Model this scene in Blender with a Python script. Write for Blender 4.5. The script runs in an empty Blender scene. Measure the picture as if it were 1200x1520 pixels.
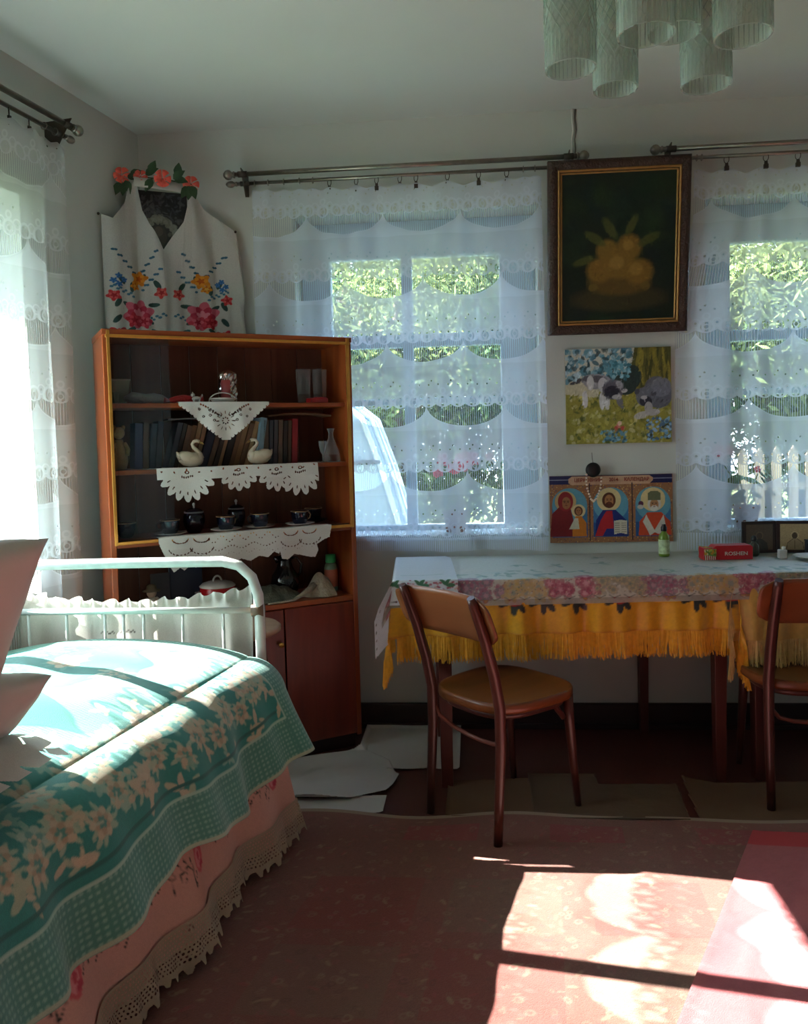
import bpy, bmesh, math, random
import numpy as np
from math import sin, cos, pi, radians, sqrt, atan2, hypot
from mathutils import Vector, Matrix
random.seed(7); RNG = np.random.RandomState(11)
S = bpy.context.scene
COL = S.collection

# ------------------------------------------------------------ camera
cam_d = bpy.data.cameras.new('camera'); cam = bpy.data.objects.new('camera', cam_d); COL.objects.link(cam)
YAW, PITCH, ROLL = radians(4.8), math.atan(55/1200), radians(1.5)
fw = Vector((-sin(YAW)*cos(PITCH), cos(YAW)*cos(PITCH), -sin(PITCH)))
rt = Vector((cos(YAW), sin(YAW), 0)); up = rt.cross(fw)
R_ = cos(ROLL)*rt - sin(ROLL)*up; U_ = cos(ROLL)*up + sin(ROLL)*rt
cam.matrix_world = Matrix(((R_.x, U_.x, -fw.x, 0), (R_.y, U_.y, -fw.y, 0), (R_.z, U_.z, -fw.z, 1.32), (0, 0, 0, 1)))
cam_d.sensor_fit = 'VERTICAL'; cam_d.sensor_height = 36; cam_d.lens = 1200/1520*36
cam_d.shift_y = -55/1520; cam_d.clip_start = .05; cam_d.clip_end = 200
S.camera = cam

# ------------------------------------------------------------ world, sun, exposure
w = bpy.data.worlds.new('world'); S.world = w; w.use_nodes = True
nt = w.node_tree; nt.nodes.clear()
wo = nt.nodes.new('ShaderNodeOutputWorld'); bg = nt.nodes.new('ShaderNodeBackground')
gr = nt.nodes.new('ShaderNodeValToRGB'); tc = nt.nodes.new('ShaderNodeTexCoord'); sx = nt.nodes.new('ShaderNodeSeparateXYZ')
nt.links.new(tc.outputs['Generated'], sx.inputs[0]); nt.links.new(sx.outputs['Z'], gr.inputs[0])
gr.color_ramp.elements[0].position = 0; gr.color_ramp.elements[0].color = (.80, .90, 1.0, 1)
gr.color_ramp.elements[1].position = .8; gr.color_ramp.elements[1].color = (.40, .62, 1.0, 1)
nt.links.new(gr.outputs[0], bg.inputs[0]); bg.inputs[1].default_value = 3.0
nt.links.new(bg.outputs[0], wo.inputs[0])
SUN_EL = radians(35.8)
sun_d = bpy.data.lights.new('sun', 'SUN'); sun = bpy.data.objects.new('sun', sun_d); COL.objects.link(sun)
sd = Vector((cos(SUN_EL)*.986, -cos(SUN_EL)*.168, -sin(SUN_EL)))
sun.rotation_euler = sd.to_track_quat('-Z', 'Y').to_euler(); sun.location = (-6, 3, 6)
sun_d.energy = 33; sun_d.angle = radians(.35); sun_d.color = (1, .95, .88)
S.view_settings.view_transform = 'Standard'; S.view_settings.look = 'None'; S.view_settings.gamma = 1
S.view_settings.use_curve_mapping = False; S.view_settings.exposure = 1.7
S.cycles.transparent_max_bounces = 24; S.cycles.max_bounces = 10; S.cycles.diffuse_bounces = 7
S.cycles.transmission_bounces = 8; S.cycles.sample_clamp_indirect = 6; S.cycles.caustics_refractive = False; S.cycles.caustics_reflective = False

# ------------------------------------------------------------ helpers
def lin(c):
    if isinstance(c, str):
        c = [int(c[i:i+2], 16)/255 for i in (0, 2, 4)]
    return tuple(x/12.92 if x <= .04045 else ((x+.055)/1.055)**2.4 for x in c[:3])
def tag(o, label=None, cat=None, group=None, kind=None):
    if label: o['label'] = label
    if cat: o['category'] = cat
    if group: o['group'] = group
    if kind: o['kind'] = kind
    return o
def thing(name, label, cat, loc=(0, 0, 0), rz=0, group=None):
    o = bpy.data.objects.new(name, None); COL.objects.link(o); o.empty_display_size = .05
    o.location = loc; o.rotation_euler = (0, 0, rz); return tag(o, label, cat, group)
def copy_tree(o, parent=None):
    c = o.copy(); COL.objects.link(c); c.parent = parent
    for ch in list(o.children): copy_tree(ch, c)
    return c
class MB:
    def __init__(s): s.v = []; s.f = []; s.sm = []
    def add(s, vs, fs, smooth=True):
        b = len(s.v); s.v += [tuple(x) for x in vs]; s.f += [tuple(i+b for i in f) for f in fs]; s.sm += [smooth]*len(fs); return s
    def box(s, c, d, rz=0, tilt=None):
        x, y, z = d[0]/2, d[1]/2, d[2]/2
        m = Matrix.Rotation(rz, 3, 'Z')
        if tilt: m = m @ Matrix.Rotation(tilt[1], 3, tilt[0])
        vs = [Vector(c)+m@Vector((a*x, b*y, e*z)) for e in (-1, 1) for b in (-1, 1) for a in (-1, 1)]
        return s.add(vs, [(0, 2, 3, 1), (4, 5, 7, 6), (0, 1, 5, 4), (2, 6, 7, 3), (0, 4, 6, 2), (1, 3, 7, 5)], False)
    def tube(s, path, r, n=10, cap=True, closed=False):
        P = [Vector(p) for p in path]; N = len(P)
        rs = r if isinstance(r, (list, tuple)) else [r]*N
        ref = None; rings = []
        for i in range(N):
            if closed: t = (P[(i+1) % N]-P[i-1])
            else: t = P[min(i+1, N-1)]-P[max(i-1, 0)]
            if t.length < 1e-9: t = Vector((0, 0, 1))
            t.normalize()
            if ref is None:
                a = Vector((0, 0, 1)) if abs(t.z) < .9 else Vector((1, 0, 0)); ref = t.cross(a).normalized()
            ref = (ref - t*ref.dot(t)).normalized(); b = t.cross(ref)
            rings.append([P[i]+rs[i]*(cos(2*pi*k/n)*ref+sin(2*pi*k/n)*b) for k in range(n)])
        vs = [v for rg in rings for v in rg]; fs = []
        for i in range(N if closed else N-1):
            j = (i+1) % N
            for k in range(n): fs.append((i*n+k, i*n+(k+1) % n, j*n+(k+1) % n, j*n+k))
        s.add(vs, fs)
        if cap and not closed:
            b = len(s.v)-len(vs)
            s.f.append(tuple(b+k for k in range(n))[::-1]); s.sm.append(False)
            s.f.append(tuple(b+(N-1)*n+k for k in range(n))); s.sm.append(False)
        return s
    def lathe(s, prof, c=(0, 0, 0), n=24, axis=None):
        vs = []; fs = []
        m = axis.to_track_quat('Z', 'Y').to_matrix() if axis is not None else Matrix.Identity(3)
        for r, z in prof:
            for k in range(n):
                a = 2*pi*k/n; vs.append(Vector(c)+m@Vector((r*cos(a), r*sin(a), z)))
        for i in range(len(prof)-1):
            for k in range(n): fs.append((i*n+k, i*n+(k+1) % n, (i+1)*n+(k+1) % n, (i+1)*n+k))
        return s.add(vs, fs)
    def ell(s, c, r, n=14, m=10, rot=None):
        vs = []; fs = []; R = rot or Matrix.Identity(3)
        for i in range(m+1):
            th = pi*i/m
            for k in range(n):
                a = 2*pi*k/n; vs.append(Vector(c)+R@Vector((r[0]*sin(th)*cos(a), r[1]*sin(th)*sin(a), r[2]*cos(th))))
        for i in range(m):
            for k in range(n): fs.append((i*n+k, (i+1)*n+k, (i+1)*n+(k+1) % n, i*n+(k+1) % n))
        return s.add(vs, fs)
    def prism(s, poly, h, z=0, M=None):
        n = len(poly); M = M or Matrix.Identity(4)
        vs = [M@Vector((p[0], p[1], z)) for p in poly]+[M@Vector((p[0], p[1], z+h)) for p in poly]
        fs = [tuple(range(n))[::-1], tuple(range(n, 2*n))]+[(i, (i+1) % n, n+(i+1) % n, n+i) for i in range(n)]
        return s.add(vs, fs, False)
def obj(name, mb, m=None, parent=None, bevel=0, loc=None, rz=0, label=None):
    me = bpy.data.meshes.new(name); me.from_pydata([tuple(v) for v in mb.v], [], mb.f)
    if any(mb.sm): me.polygons.foreach_set('use_smooth', mb.sm)
    me.update()
    o = bpy.data.objects.new(name, me); COL.objects.link(o)
    if m: me.materials.append(m)
    if parent: o.parent = parent
    if bevel:
        b = o.modifiers.new('b', 'BEVEL'); b.width = bevel; b.segments = 2; b.limit_method = 'ANGLE'; b.angle_limit = radians(40)
    if loc is not None: o.location = loc
    o.rotation_euler.z = rz
    if label: o['label'] = label
    return o

# ---- materials
def newmat(name):
    m = bpy.data.materials.new(name); m.use_nodes = True; m.node_tree.nodes.clear(); return m, m.node_tree
def N(t, typ, **k):
    n = t.nodes.new(typ)
    for a, b in k.items(): setattr(n, a, b)
    return n
MATS = {}
def mat(name, col, rough=.55, var=.12, scale=14, bump=0, metal=0, spec=.5, stretch=None, trans=0, sheen=0, bscale=None, emis=None):
    if name in MATS: return MATS[name]
    m, t = newmat(name); out = N(t, 'ShaderNodeOutputMaterial'); b = N(t, 'ShaderNodeBsdfPrincipled')
    c = lin(col); tcn = N(t, 'ShaderNodeTexCoord'); mp = N(t, 'ShaderNodeMapping'); nz = N(t, 'ShaderNodeTexNoise'); mx = N(t, 'ShaderNodeMix', data_type='RGBA')
    t.links.new(tcn.outputs['Object'], mp.inputs[0]); t.links.new(mp.outputs[0], nz.inputs[0])
    mp.inputs['Scale'].default_value = stretch or (1, 1, 1); nz.inputs['Scale'].default_value = scale; nz.inputs['Detail'].default_value = 5
    t.links.new(nz.outputs['Fac'], mx.inputs['Factor'])
    mx.inputs['A'].default_value = (*[x*(1-2*var) for x in c], 1); mx.inputs['B'].default_value = (*[min(1, x*(1+2*var)) for x in c], 1)
    t.links.new(mx.outputs['Result'], b.inputs['Base Color'])
    b.inputs['Roughness'].default_value = rough; b.inputs['Metallic'].default_value = metal; b.inputs['Specular IOR Level'].default_value = spec
    b.inputs['Transmission Weight'].default_value = trans
    if sheen: b.inputs['Sheen Weight'].default_value = sheen
    if bump:
        bp = N(t, 'ShaderNodeBump'); bp.inputs['Strength'].default_value = bump; bp.inputs['Distance'].default_value = .01
        nb = N(t, 'ShaderNodeTexNoise'); nb.inputs['Scale'].default_value = bscale or scale*3; nb.inputs['Detail'].default_value = 6
        t.links.new(mp.outputs[0], nb.inputs[0]); t.links.new(nb.outputs['Fac'], bp.inputs['Height']); t.links.new(bp.outputs[0], b.inputs['Normal'])
    t.links.new(b.outputs[0], out.inputs[0]); MATS[name] = m; return m
def wood(name, c1, c2, axis='Z', scale=9, rough=.35, spec=.5, dist=4):
    if name in MATS: return MATS[name]
    m, t = newmat(name); out = N(t, 'ShaderNodeOutputMaterial'); b = N(t, 'ShaderNodeBsdfPrincipled')
    tcn = N(t, 'ShaderNodeTexCoord'); mp = N(t, 'ShaderNodeMapping'); nz = N(t, 'ShaderNodeTexNoise'); cr = N(t, 'ShaderNodeValToRGB')
    mp.inputs['Scale'].default_value = {'Z': (1, 1, .06), 'X': (.06, 1, 1), 'Y': (1, .06, 1)}[axis]
    t.links.new(tcn.outputs['Object'], mp.inputs[0]); t.links.new(mp.outputs[0], nz.inputs[0])
    nz.inputs['Scale'].default_value = scale; nz.inputs['Detail'].default_value = 7; nz.inputs['Distortion'].default_value = .3*dist
    cr.color_ramp.elements[0].position = .32; cr.color_ramp.elements[0].color = (*lin(c1), 1)
    cr.color_ramp.elements[1].position = .7; cr.color_ramp.elements[1].color = (*lin(c2), 1)
    t.links.new(nz.outputs['Fac'], cr.inputs[0]); t.links.new(cr.outputs[0], b.inputs['Base Color'])
    b.inputs['Roughness'].default_value = rough; b.inputs['Specular IOR Level'].default_value = spec
    t.links.new(b.outputs[0], out.inputs[0]); MATS[name] = m; return m
def attrmat(name, rough=.8, bump=.2, bscale=260, spec=.3, transl=0, holes=False, sheen=0, weave=None):
    """colour comes from the pattern dyed, printed or painted on the thing (mesh attribute), fine relief from noise"""
    m, t = newmat(name); out = N(t, 'ShaderNodeOutputMaterial'); b = N(t, 'ShaderNodeBsdfPrincipled'); a = N(t, 'ShaderNodeAttribute', attribute_name='Col')
    nz = N(t, 'ShaderNodeTexNoise'); tcn = N(t, 'ShaderNodeTexCoord'); nz.inputs['Scale'].default_value = bscale; t.links.new(tcn.outputs['Object'], nz.inputs[0])
    mr = N(t, 'ShaderNodeMapRange'); mr.inputs['To Min'].default_value = .82; mr.inputs['To Max'].default_value = 1.12; t.links.new(nz.outputs['Fac'], mr.inputs[0])
    vm = N(t, 'ShaderNodeVectorMath', operation='SCALE'); t.links.new(a.outputs['Color'], vm.inputs[0]); t.links.new(mr.outputs[0], vm.inputs['Scale'])
    t.links.new(vm.outputs[0], b.inputs['Base Color']); b.inputs['Roughness'].default_value = rough; b.inputs['Specular IOR Level'].default_value = spec
    if sheen: b.inputs['Sheen Weight'].default_value = sheen
    if bump:
        bp = N(t, 'ShaderNodeBump'); bp.inputs['Strength'].default_value = bump; bp.inputs['Distance'].default_value = .004
        t.links.new(nz.outputs['Fac'], bp.inputs['Height']); t.links.new(bp.outputs[0], b.inputs['Normal'])
    last = b
    if transl:
        tr = N(t, 'ShaderNodeBsdfTranslucent'); t.links.new(vm.outputs[0], tr.inputs[0]); mx = N(t, 'ShaderNodeMixShader'); mx.inputs[0].default_value = transl
        t.links.new(b.outputs[0], mx.inputs[1]); t.links.new(tr.outputs[0], mx.inputs[2]); last = mx
    if holes:
        tp = N(t, 'ShaderNodeBsdfTransparent'); mx = N(t, 'ShaderNodeMixShader'); t.links.new(a.outputs['Alpha'], mx.inputs[0])
        t.links.new(tp.outputs[0], mx.inputs[1]); t.links.new(last.outputs[0], mx.inputs[2]); last = mx
    t.links.new(last.outputs[0], out.inputs[0]); return m
def glassmat(name, col, rough=.05, alpha=.35, spec=.8, bump=0, bscale=60, face=.7):
    """thin glass: tinted see-through plus clear reflection"""
    if name in MATS: return MATS[name]
    m, t = newmat(name); out = N(t, 'ShaderNodeOutputMaterial'); b = N(t, 'ShaderNodeBsdfPrincipled'); tp = N(t, 'ShaderNodeBsdfTransparent'); mx = N(t, 'ShaderNodeMixShader')
    b.inputs['Base Color'].default_value = (*lin(col), 1); b.inputs['Roughness'].default_value = rough; b.inputs['Specular IOR Level'].default_value = spec
    tp.inputs[0].default_value = (*[.6+.4*x for x in lin(col)], 1)
    nz = N(t, 'ShaderNodeTexNoise'); nz.inputs['Scale'].default_value = 30
    fr = N(t, 'ShaderNodeLayerWeight'); fr.inputs['Blend'].default_value = .35
    ad = N(t, 'ShaderNodeMath', operation='MULTIPLY_ADD'); ad.inputs[1].default_value = face; ad.inputs[2].default_value = alpha; ad.use_clamp = True
    t.links.new(fr.outputs['Facing'], ad.inputs[0]); t.links.new(ad.outputs[0], mx.inputs[0])
    if bump:
        tcn = N(t, 'ShaderNodeTexCoord'); mp = N(t, 'ShaderNodeMapping'); mp.inputs['Scale'].default_value = (1, 1, .45); v = N(t, 'ShaderNodeTexVoronoi'); v.inputs['Scale'].default_value = bscale
        t.links.new(tcn.outputs['Object'], mp.inputs[0]); t.links.new(mp.outputs[0], v.inputs[0])
        bp = N(t, 'ShaderNodeBump'); bp.inputs['Strength'].default_value = bump; bp.inputs['Distance'].default_value = .004
        t.links.new(v.outputs['Distance'], bp.inputs['Height']); t.links.new(bp.outputs[0], b.inputs['Normal'])
    t.links.new(tp.outputs[0], mx.inputs[1]); t.links.new(b.outputs[0], mx.inputs[2]); t.links.new(mx.outputs[0], out.inputs[0]); MATS[name] = m; return m

# ---- pattern canvas: the printed / woven / painted design of a thing
class Cv:
    def __init__(s, W, H, res, bg, alpha=1.0):
        s.W, s.H = W, H; s.w, s.h = int(W*res)+1, int(H*res)+1; s.res = res
        s.a = np.zeros((s.h, s.w, 4)); s.a[..., :3] = lin(bg); s.a[..., 3] = alpha
        s.X, s.Y = np.meshgrid(np.linspace(0, W, s.w), np.linspace(0, H, s.h))
    def _win(s, x0, y0, x1, y1):
        i0, i1 = max(0, int(x0*s.res)-1), min(s.w, int(x1*s.res)+3); j0, j1 = max(0, int(y0*s.res)-1), min(s.h, int(y1*s.res)+3)
        return (slice(j0, j1), slice(i0, i1)) if i1 > i0 and j1 > j0 else None
    def _put(s, w, mask, c, o, al):
        if al is not None: s.a[w][..., 3] = s.a[w][..., 3]*(1-mask)+al*mask
        if c is not None:
            m = (mask*o)[..., None]; s.a[w][..., :3] = s.a[w][..., :3]*(1-m)+np.array(lin(c))*m
    def ell(s, x, y, rx, ry, c=None, ang=0, o=1, al=None, ring=None, soft=None):
        r = max(rx, ry)+.002; w = s._win(x-r, y-r, x+r, y+r)
        if w is None: return s
        dx, dy = s.X[w]-x, s.Y[w]-y; ca, sa = cos(ang), sin(ang)
        d = np.sqrt(((dx*ca+dy*sa)/rx)**2+((-dx*sa+dy*ca)/ry)**2)
        sf = soft if soft else 1.0/(s.res*min(rx, ry)+1e-6)*.7
        m = np.clip((1-d)/sf+.5, 0, 1)
        if ring: m = m*np.clip((d-ring)/sf+.5, 0, 1)
        s._put(w, m, c, o, al); return s
    def poly(s, pts, c=None, o=1, al=None):
        xs = [p[0] for p in pts]; ys = [p[1] for p in pts]; w = s._win(min(xs), min(ys), max(xs), max(ys))
        if w is None: return s
        X, Y = s.X[w], s.Y[w]; m = np.zeros(X.shape, bool); n = len(pts); j = n-1
        for i in range(n):
            xi, yi = pts[i]; xj, yj = pts[j]
            if yi != yj: m ^= ((yi > Y) != (yj > Y)) & (X < (xj-xi)*(Y-yi)/(yj-yi)+xi)
            j = i
        s._put(w, m.astype(float), c, o, al); return s
    def line(s, pts, wd, c=None, o=1, al=None):
        for (x0, y0), (x1, y1) in zip(pts[:-1], pts[1:]):
            w = s._win(min(x0, x1)-wd, min(y0, y1)-wd, max(x0, x1)+wd, max(y0, y1)+wd)
            if w is None: continue
            X, Y = s.X[w], s.Y[w]; dx, dy = x1-x0, y1-y0; L = dx*dx+dy*dy+1e-12
            tt = np.clip(((X-x0)*dx+(Y-y0)*dy)/L, 0, 1); d = np.hypot(X-x0-tt*dx, Y-y0-tt*dy)
            s._put(w, np.clip((wd/2-d)*s.res+.5, 0, 1), c, o, al)
        return s
    def noise(s, amt, cell=1):
        n = RNG.rand(s.h//cell+2, s.w//cell+2); n = np.kron(n, np.ones((cell, cell)))[:s.h, :s.w]
        s.a[..., :3] *= (1+amt*(n[..., None]-.5)*2); return s
    def flower(s, x, y, r, cols, n=5, a0=None, o=1, core=None, squash=1):
        a0 = random.random()*6 if a0 is None else a0
        for q, (rr, c) in enumerate(zip((1, .72, .42), cols)):
            for k in range(n):
                a = a0+q*.6+2*pi*k/n; s.ell(x+cos(a)*r*.55*rr, y+sin(a)*r*.55*rr*squash, r*.52*rr, r*.34*rr*squash, c, a, o)
        if core: s.ell(x, y, r*.2, r*.2*squash, core, o=o)
        return s
    def leaf(s, x, y, l, a, c, o=1): return s.ell(x+cos(a)*l/2, y+sin(a)*l/2, l/2, l*.2, c, a, o)
    def sample(s, u, v):
        i = np.clip(np.rint(np.asarray(u)*s.res).astype(int), 0, s.w-1); j = np.clip(np.rint(np.asarray(v)*s.res).astype(int), 0, s.h-1)
        return s.a[j, i]
def grid(name, nu, nv, pos, cv=None, m=None, parent=None, uvs=None, cut=False, thick=0, keep=None, uv_layer=False):
    """surface pos(u,v) with u,v in 0..1; colour from canvas cv; cut=True removes faces where the design is an opening"""
    U, V = np.meshgrid(np.linspace(0, 1, nu+1), np.linspace(0, 1, nv+1))
    p = pos(U, V); P = np.stack([np.broadcast_to(np.asarray(c, float), U.shape) for c in p], -1).reshape(-1, 3)
    idx = np.arange((nu+1)*(nv+1)).reshape(nv+1, nu+1)
    F = np.stack([idx[:-1, :-1], idx[:-1, 1:], idx[1:, 1:], idx[1:, :-1]], -1).reshape(-1, 4)
    C = None
    if cv is not None:
        uu, vv = uvs(U, V) if uvs else (U*cv.W, V*cv.H)
        C = cv.sample(uu, vv).reshape(-1, 4)
        if cut:
            F = F[C[F][:, :, 3].mean(1) > .5]
    if keep is not None: F = F[keep(U, V).reshape(-1)[F].all(1)]
    if cut or keep is not None:
        used = np.unique(F); mp = -np.ones(len(P), int); mp[used] = np.arange(len(used)); P = P[used]; F = mp[F]
        if C is not None: C = C[used]
        if uv_layer: UU = U.reshape(-1)[used]; VV = V.reshape(-1)[used]
    elif uv_layer: UU = U.reshape(-1); VV = V.reshape(-1)
    me = bpy.data.meshes.new(name); me.vertices.add(len(P)); me.vertices.foreach_set('co', P.ravel())
    me.loops.add(len(F)*4); me.loops.foreach_set('vertex_index', F.ravel().astype(np.int32))
    me.polygons.add(len(F)); me.polygons.foreach_set('loop_start', np.arange(0, len(F)*4, 4, dtype=np.int32))
    me.polygons.foreach_set('loop_total', np.full(len(F), 4, np.int32)); me.polygons.foreach_set('use_smooth', np.ones(len(F), bool))
    me.update(calc_edges=True)
    if C is not None:
        if not cut: pass
        at = me.color_attributes.new('Col', 'FLOAT_COLOR', 'POINT'); at.data.foreach_set('color', C.astype(np.float32).ravel())
    if uv_layer:
        uvl = me.uv_layers.new(name='UVMap'); li = F.ravel(); uvl.data.foreach_set('uv', np.stack([UU[li], VV[li]], -1).astype(np.float32).ravel())
    o = bpy.data.objects.new(name, me); COL.objects.link(o)
    if m: me.materials.append(m)
    if parent: o.parent = parent
    if thick:
        md = o.modifiers.new('s', 'SOLIDIFY'); md.thickness = thick; md.offset = 0
    return o
def sstep(a, b, x): t = np.clip((x-a)/(b-a), 0, 1); return t*t*(3-2*t)
def vnoise(x, y, seed=0):
    r = np.random.RandomState(seed); o = 0
    for k in range(6):
        a, b, ph = r.uniform(-1, 1)*(k+1), r.uniform(-1, 1)*(k+1), r.uniform(0, 6); o = o+np.sin(a*x+b*y+ph)/(k+1)
    return o/2.0

# ------------------------------------------------------------ room measurements
YW = 3.64; HC = 2.73
LA = radians(9.9)                               # left wall is 9.9 degrees off square
LC = Vector((-1.484, YW, 0)); LD = Vector((-sin(LA), -cos(LA), 0)); LN = Vector((cos(LA), -sin(LA), 0))   # along it towards us, into the room
def lw(q, n, z): return LC+LD*q+LN*n+Vector((0, 0, z))
TH = .30
plaster = mat('whitewashed_plaster', 'c2c6c0', .9, .05, 1.6, .35, bscale=9, spec=.2)
ceilm = mat('whitewashed_ceiling', 'c6cac4', .9, .04, 1.2, .25, bscale=5, spec=.2)
reveal = mat('blue_white_gloss_paint', 'b4c8d6', .45, .06, 4)
def struct(name, mb, m, **k):
    o = obj(name, mb, m, **k); o['kind'] = 'structure'; return o
def wallmb(L0, L1, H, t, opens, frame):
    """wall of thickness t with openings [(a0,a1,z0,z1)], frame(a, depth, z) -> world"""
    mb = MB(); As = sorted({L0, L1, *[o[0] for o in opens], *[o[1] for o in opens]}); Zs = sorted({0, H, *[o[2] for o in opens], *[o[3] for o in opens]})
    for i in range(len(As)-1):
        for j in range(len(Zs)-1):
            a, b, c, d = As[i], As[i+1], Zs[j], Zs[j+1]; am, zm = (a+b)/2, (c+d)/2
            if any(o[0] < am < o[1] and o[2] < zm < o[3] for o in opens): continue
            vs = [frame(x, y, z) for z in (c, d) for y in (0, t) for x in (a, b)]
            mb.add(vs, [(0, 2, 3, 1), (4, 5, 7, 6), (0, 1, 5, 4), (2, 6, 7, 3), (0, 4, 6, 2), (1, 3, 7, 5)], False)
    return mb
W1 = (-.78, .31, .875, 2.33); W2 = (1.03, 2.12, .875, 2.33)
struct('wall_far', wallmb(-1.9, 3.2, HC, TH, [W1, W2], lambda a, d, z: Vector((a, YW+d, z))), plaster)
WA = (.79, 1.95, .82, 2.24); WB = (3.0, 4.0, .82, 2.24)  # WB is an unseen opening, added to let more light into the room
struct('wall_left', wallmb(-.3, 6.0, HC, TH, [WA, WB], lambda a, d, z: lw(a, -d, z)), plaster)
struct('wall_right', MB().box((3.05, 1, HC/2), (.3, 5.9, HC)), plaster)
struct('wall_back', MB().box((.3, -2.05, HC/2), (5.8, .3, HC)), plaster)
struct('ceiling', MB().box((.3, .9, HC+.1), (6.4, 6.6, .2)), ceilm)
floorm = mat('brown_floor_paint', '5a2f26', .38, .12, 3, .1, spec=.5)
struct('floor', MB().box((.3, .9, -.1), (6.4, 6.4, .2)), floorm)
bbm = mat('dark_brown_gloss_paint', '2c1c1a', .5, .1, 6)
struct('baseboard_far', MB().box((.7, YW-.012, .055), (4.4, .024, .11)).box((.7, YW-.02, .012), (4.4, .04, .024)), bbm, bevel=.004)
mb = MB(); c0 = lw(2.6, .012, .055); mb.box(c0, (.024, 5.0, .11), rz=-LA); struct('baseboard_left', mb, bbm)
struct('baseboard_right', MB().box((2.888, 1, .055), (.024, 5.2, .11)), bbm)
# crack and torn paper line in the plaster above the picture
mb = MB(); pts = [(.484, 2.728), (.482, 2.69), (.486, 2.64), (.479, 2.60), (.481, 2.56), (.479, 2.53)]
mb.tube([(x, YW-.001, z) for x, z in pts], [.006, .004, .005, .003, .004, .004], 6)
struct('trim_1', mb, mat('cracked_plaster_edge', '6f6c64', .9))
mb = MB(); mb.tube([(x-.012, YW-.001, z) for x, z in pts], [.009, .006, .006, .004, .004, .003], 6); struct('trim_2', mb, mat('chalk_white_filler', 'd6d6d0', .9))

# windows: sash frames, mullion and transoms, panes
panem = glassmat('window_glass', 'e8f2f4', .02, .02)
def window(name, x0, x1, z0, z1, gx0, gx1, gz0, gz1, place, rz, mull, trans):
    r = thing(name, None, None); r['kind'] = 'structure'; r['label'] = name.replace('_', ' ')
    del r['label']
    r.location = place(0, 0, 0); r.rotation_euler = (0, 0, rz)
    def fb(a, b, c, d, y=.0, t=.05): return MB().box(((a+b)/2, y, (c+d)/2), (b-a, t, d-c))
    o = obj('window_frame', MB(), reveal, r); bpy.data.objects.remove(o)
    mb = MB()
    for a, b, c, d in ((x0, gx0, z0, z1), (gx1, x1, z0, z1), (gx0, gx1, z0, gz0), (gx0, gx1, gz1, z1)): mb.box(((a+b)/2, 0, (c+d)/2), (b-a, .06, d-c))
    obj('window_frame', mb, reveal, r, bevel=.004)
    for a, wd in mull: obj('mullion', fb(a-wd/2, a+wd/2, gz0, gz1, -.005, .055), reveal, r, bevel=.004)
    for zc, wd in trans: obj('transom', fb(gx0, gx1, zc-wd/2, zc+wd/2, -.008, .05), reveal, r, bevel=.004)
    xs = [gx0]+[a for a, _ in mull]+[gx1]; zs = [gz0]+sorted(z for z, _ in trans)+[gz1]
    for i in range(len(xs)-1):
        for j in range(len(zs)-1):
            obj('pane', fb(xs[i]+.005, xs[i+1]-.005, zs[j]+.005, zs[j+1]-.005, .012, .004), panem, r)
    return r
pf = lambda a, d, z: Vector((a, YW+.20, z))
window('window_1', *W1, -.645, .148, .905, 2.165, pf, 0, [(-.285, .05)], [(1.775, .06), (1.49, .03)])
window('window_2', *W2, 1.186, 1.98, .905, 2.165, pf, 0, [(1.58, .05)], [(1.745, .05), (1.49, .03)])
# along the left wall the local x axis runs towards the far corner
def lwin(name, o):
    L = -1.0
    r = window(name, -o[1], -o[0], o[2], o[3], -o[1]+.1, -o[0]-.1, o[2]+.06, o[3]-.1, lambda a, d, z: LC-LN*.17, pi/2-LA, [(-(o[0]+o[1])/2, .06)], [])
    return r
lwin('window_3', WA); lwin('added_window_4', WB)  # the second, out of view, is added for its sun and bounce light
sillm = mat('sill_paint', 'bccad2', .4, .05, 5)
struct('trim_3', MB().box((-.235, YW+.085, .868), (1.085, .21, .03)), sillm, bevel=.006)
struct('trim_4', MB().box((1.575, YW+.085, .868), (1.085, .21, .03)), sillm, bevel=.006)
struct('trim_5', MB().box(lw(1.46, -.05, .81), (.22, 1.2, .03), rz=-LA), sillm, bevel=.006)
for a, wv in ((W1, 0), (W2, 0)):
    l = bpy.data.lights.new('window_portal', 'AREA'); l.shape = 'RECTANGLE'; l.size = a[1]-a[0]; l.size_y = a[3]-a[2]; l.cycles.is_portal = True
    lo = bpy.data.objects.new('window_portal', l); COL.objects.link(lo); lo.location = ((a[0]+a[1])/2, YW+.32, (a[2]+a[3])/2); lo.rotation_euler = Vector((0, -1, 0)).to_track_quat('-Z', 'Y').to_euler()
for a in (WA, WB):
    l = bpy.data.lights.new('window_portal', 'AREA'); l.shape = 'RECTANGLE'; l.size = a[1]-a[0]; l.size_y = a[3]-a[2]; l.cycles.is_portal = True
    lo = bpy.data.objects.new('window_portal', l); COL.objects.link(lo); lo.location = lw((a[0]+a[1])/2, -.32, (a[2]+a[3])/2); lo.rotation_euler = LN.to_track_quat('-Z', 'Y').to_euler()
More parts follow.
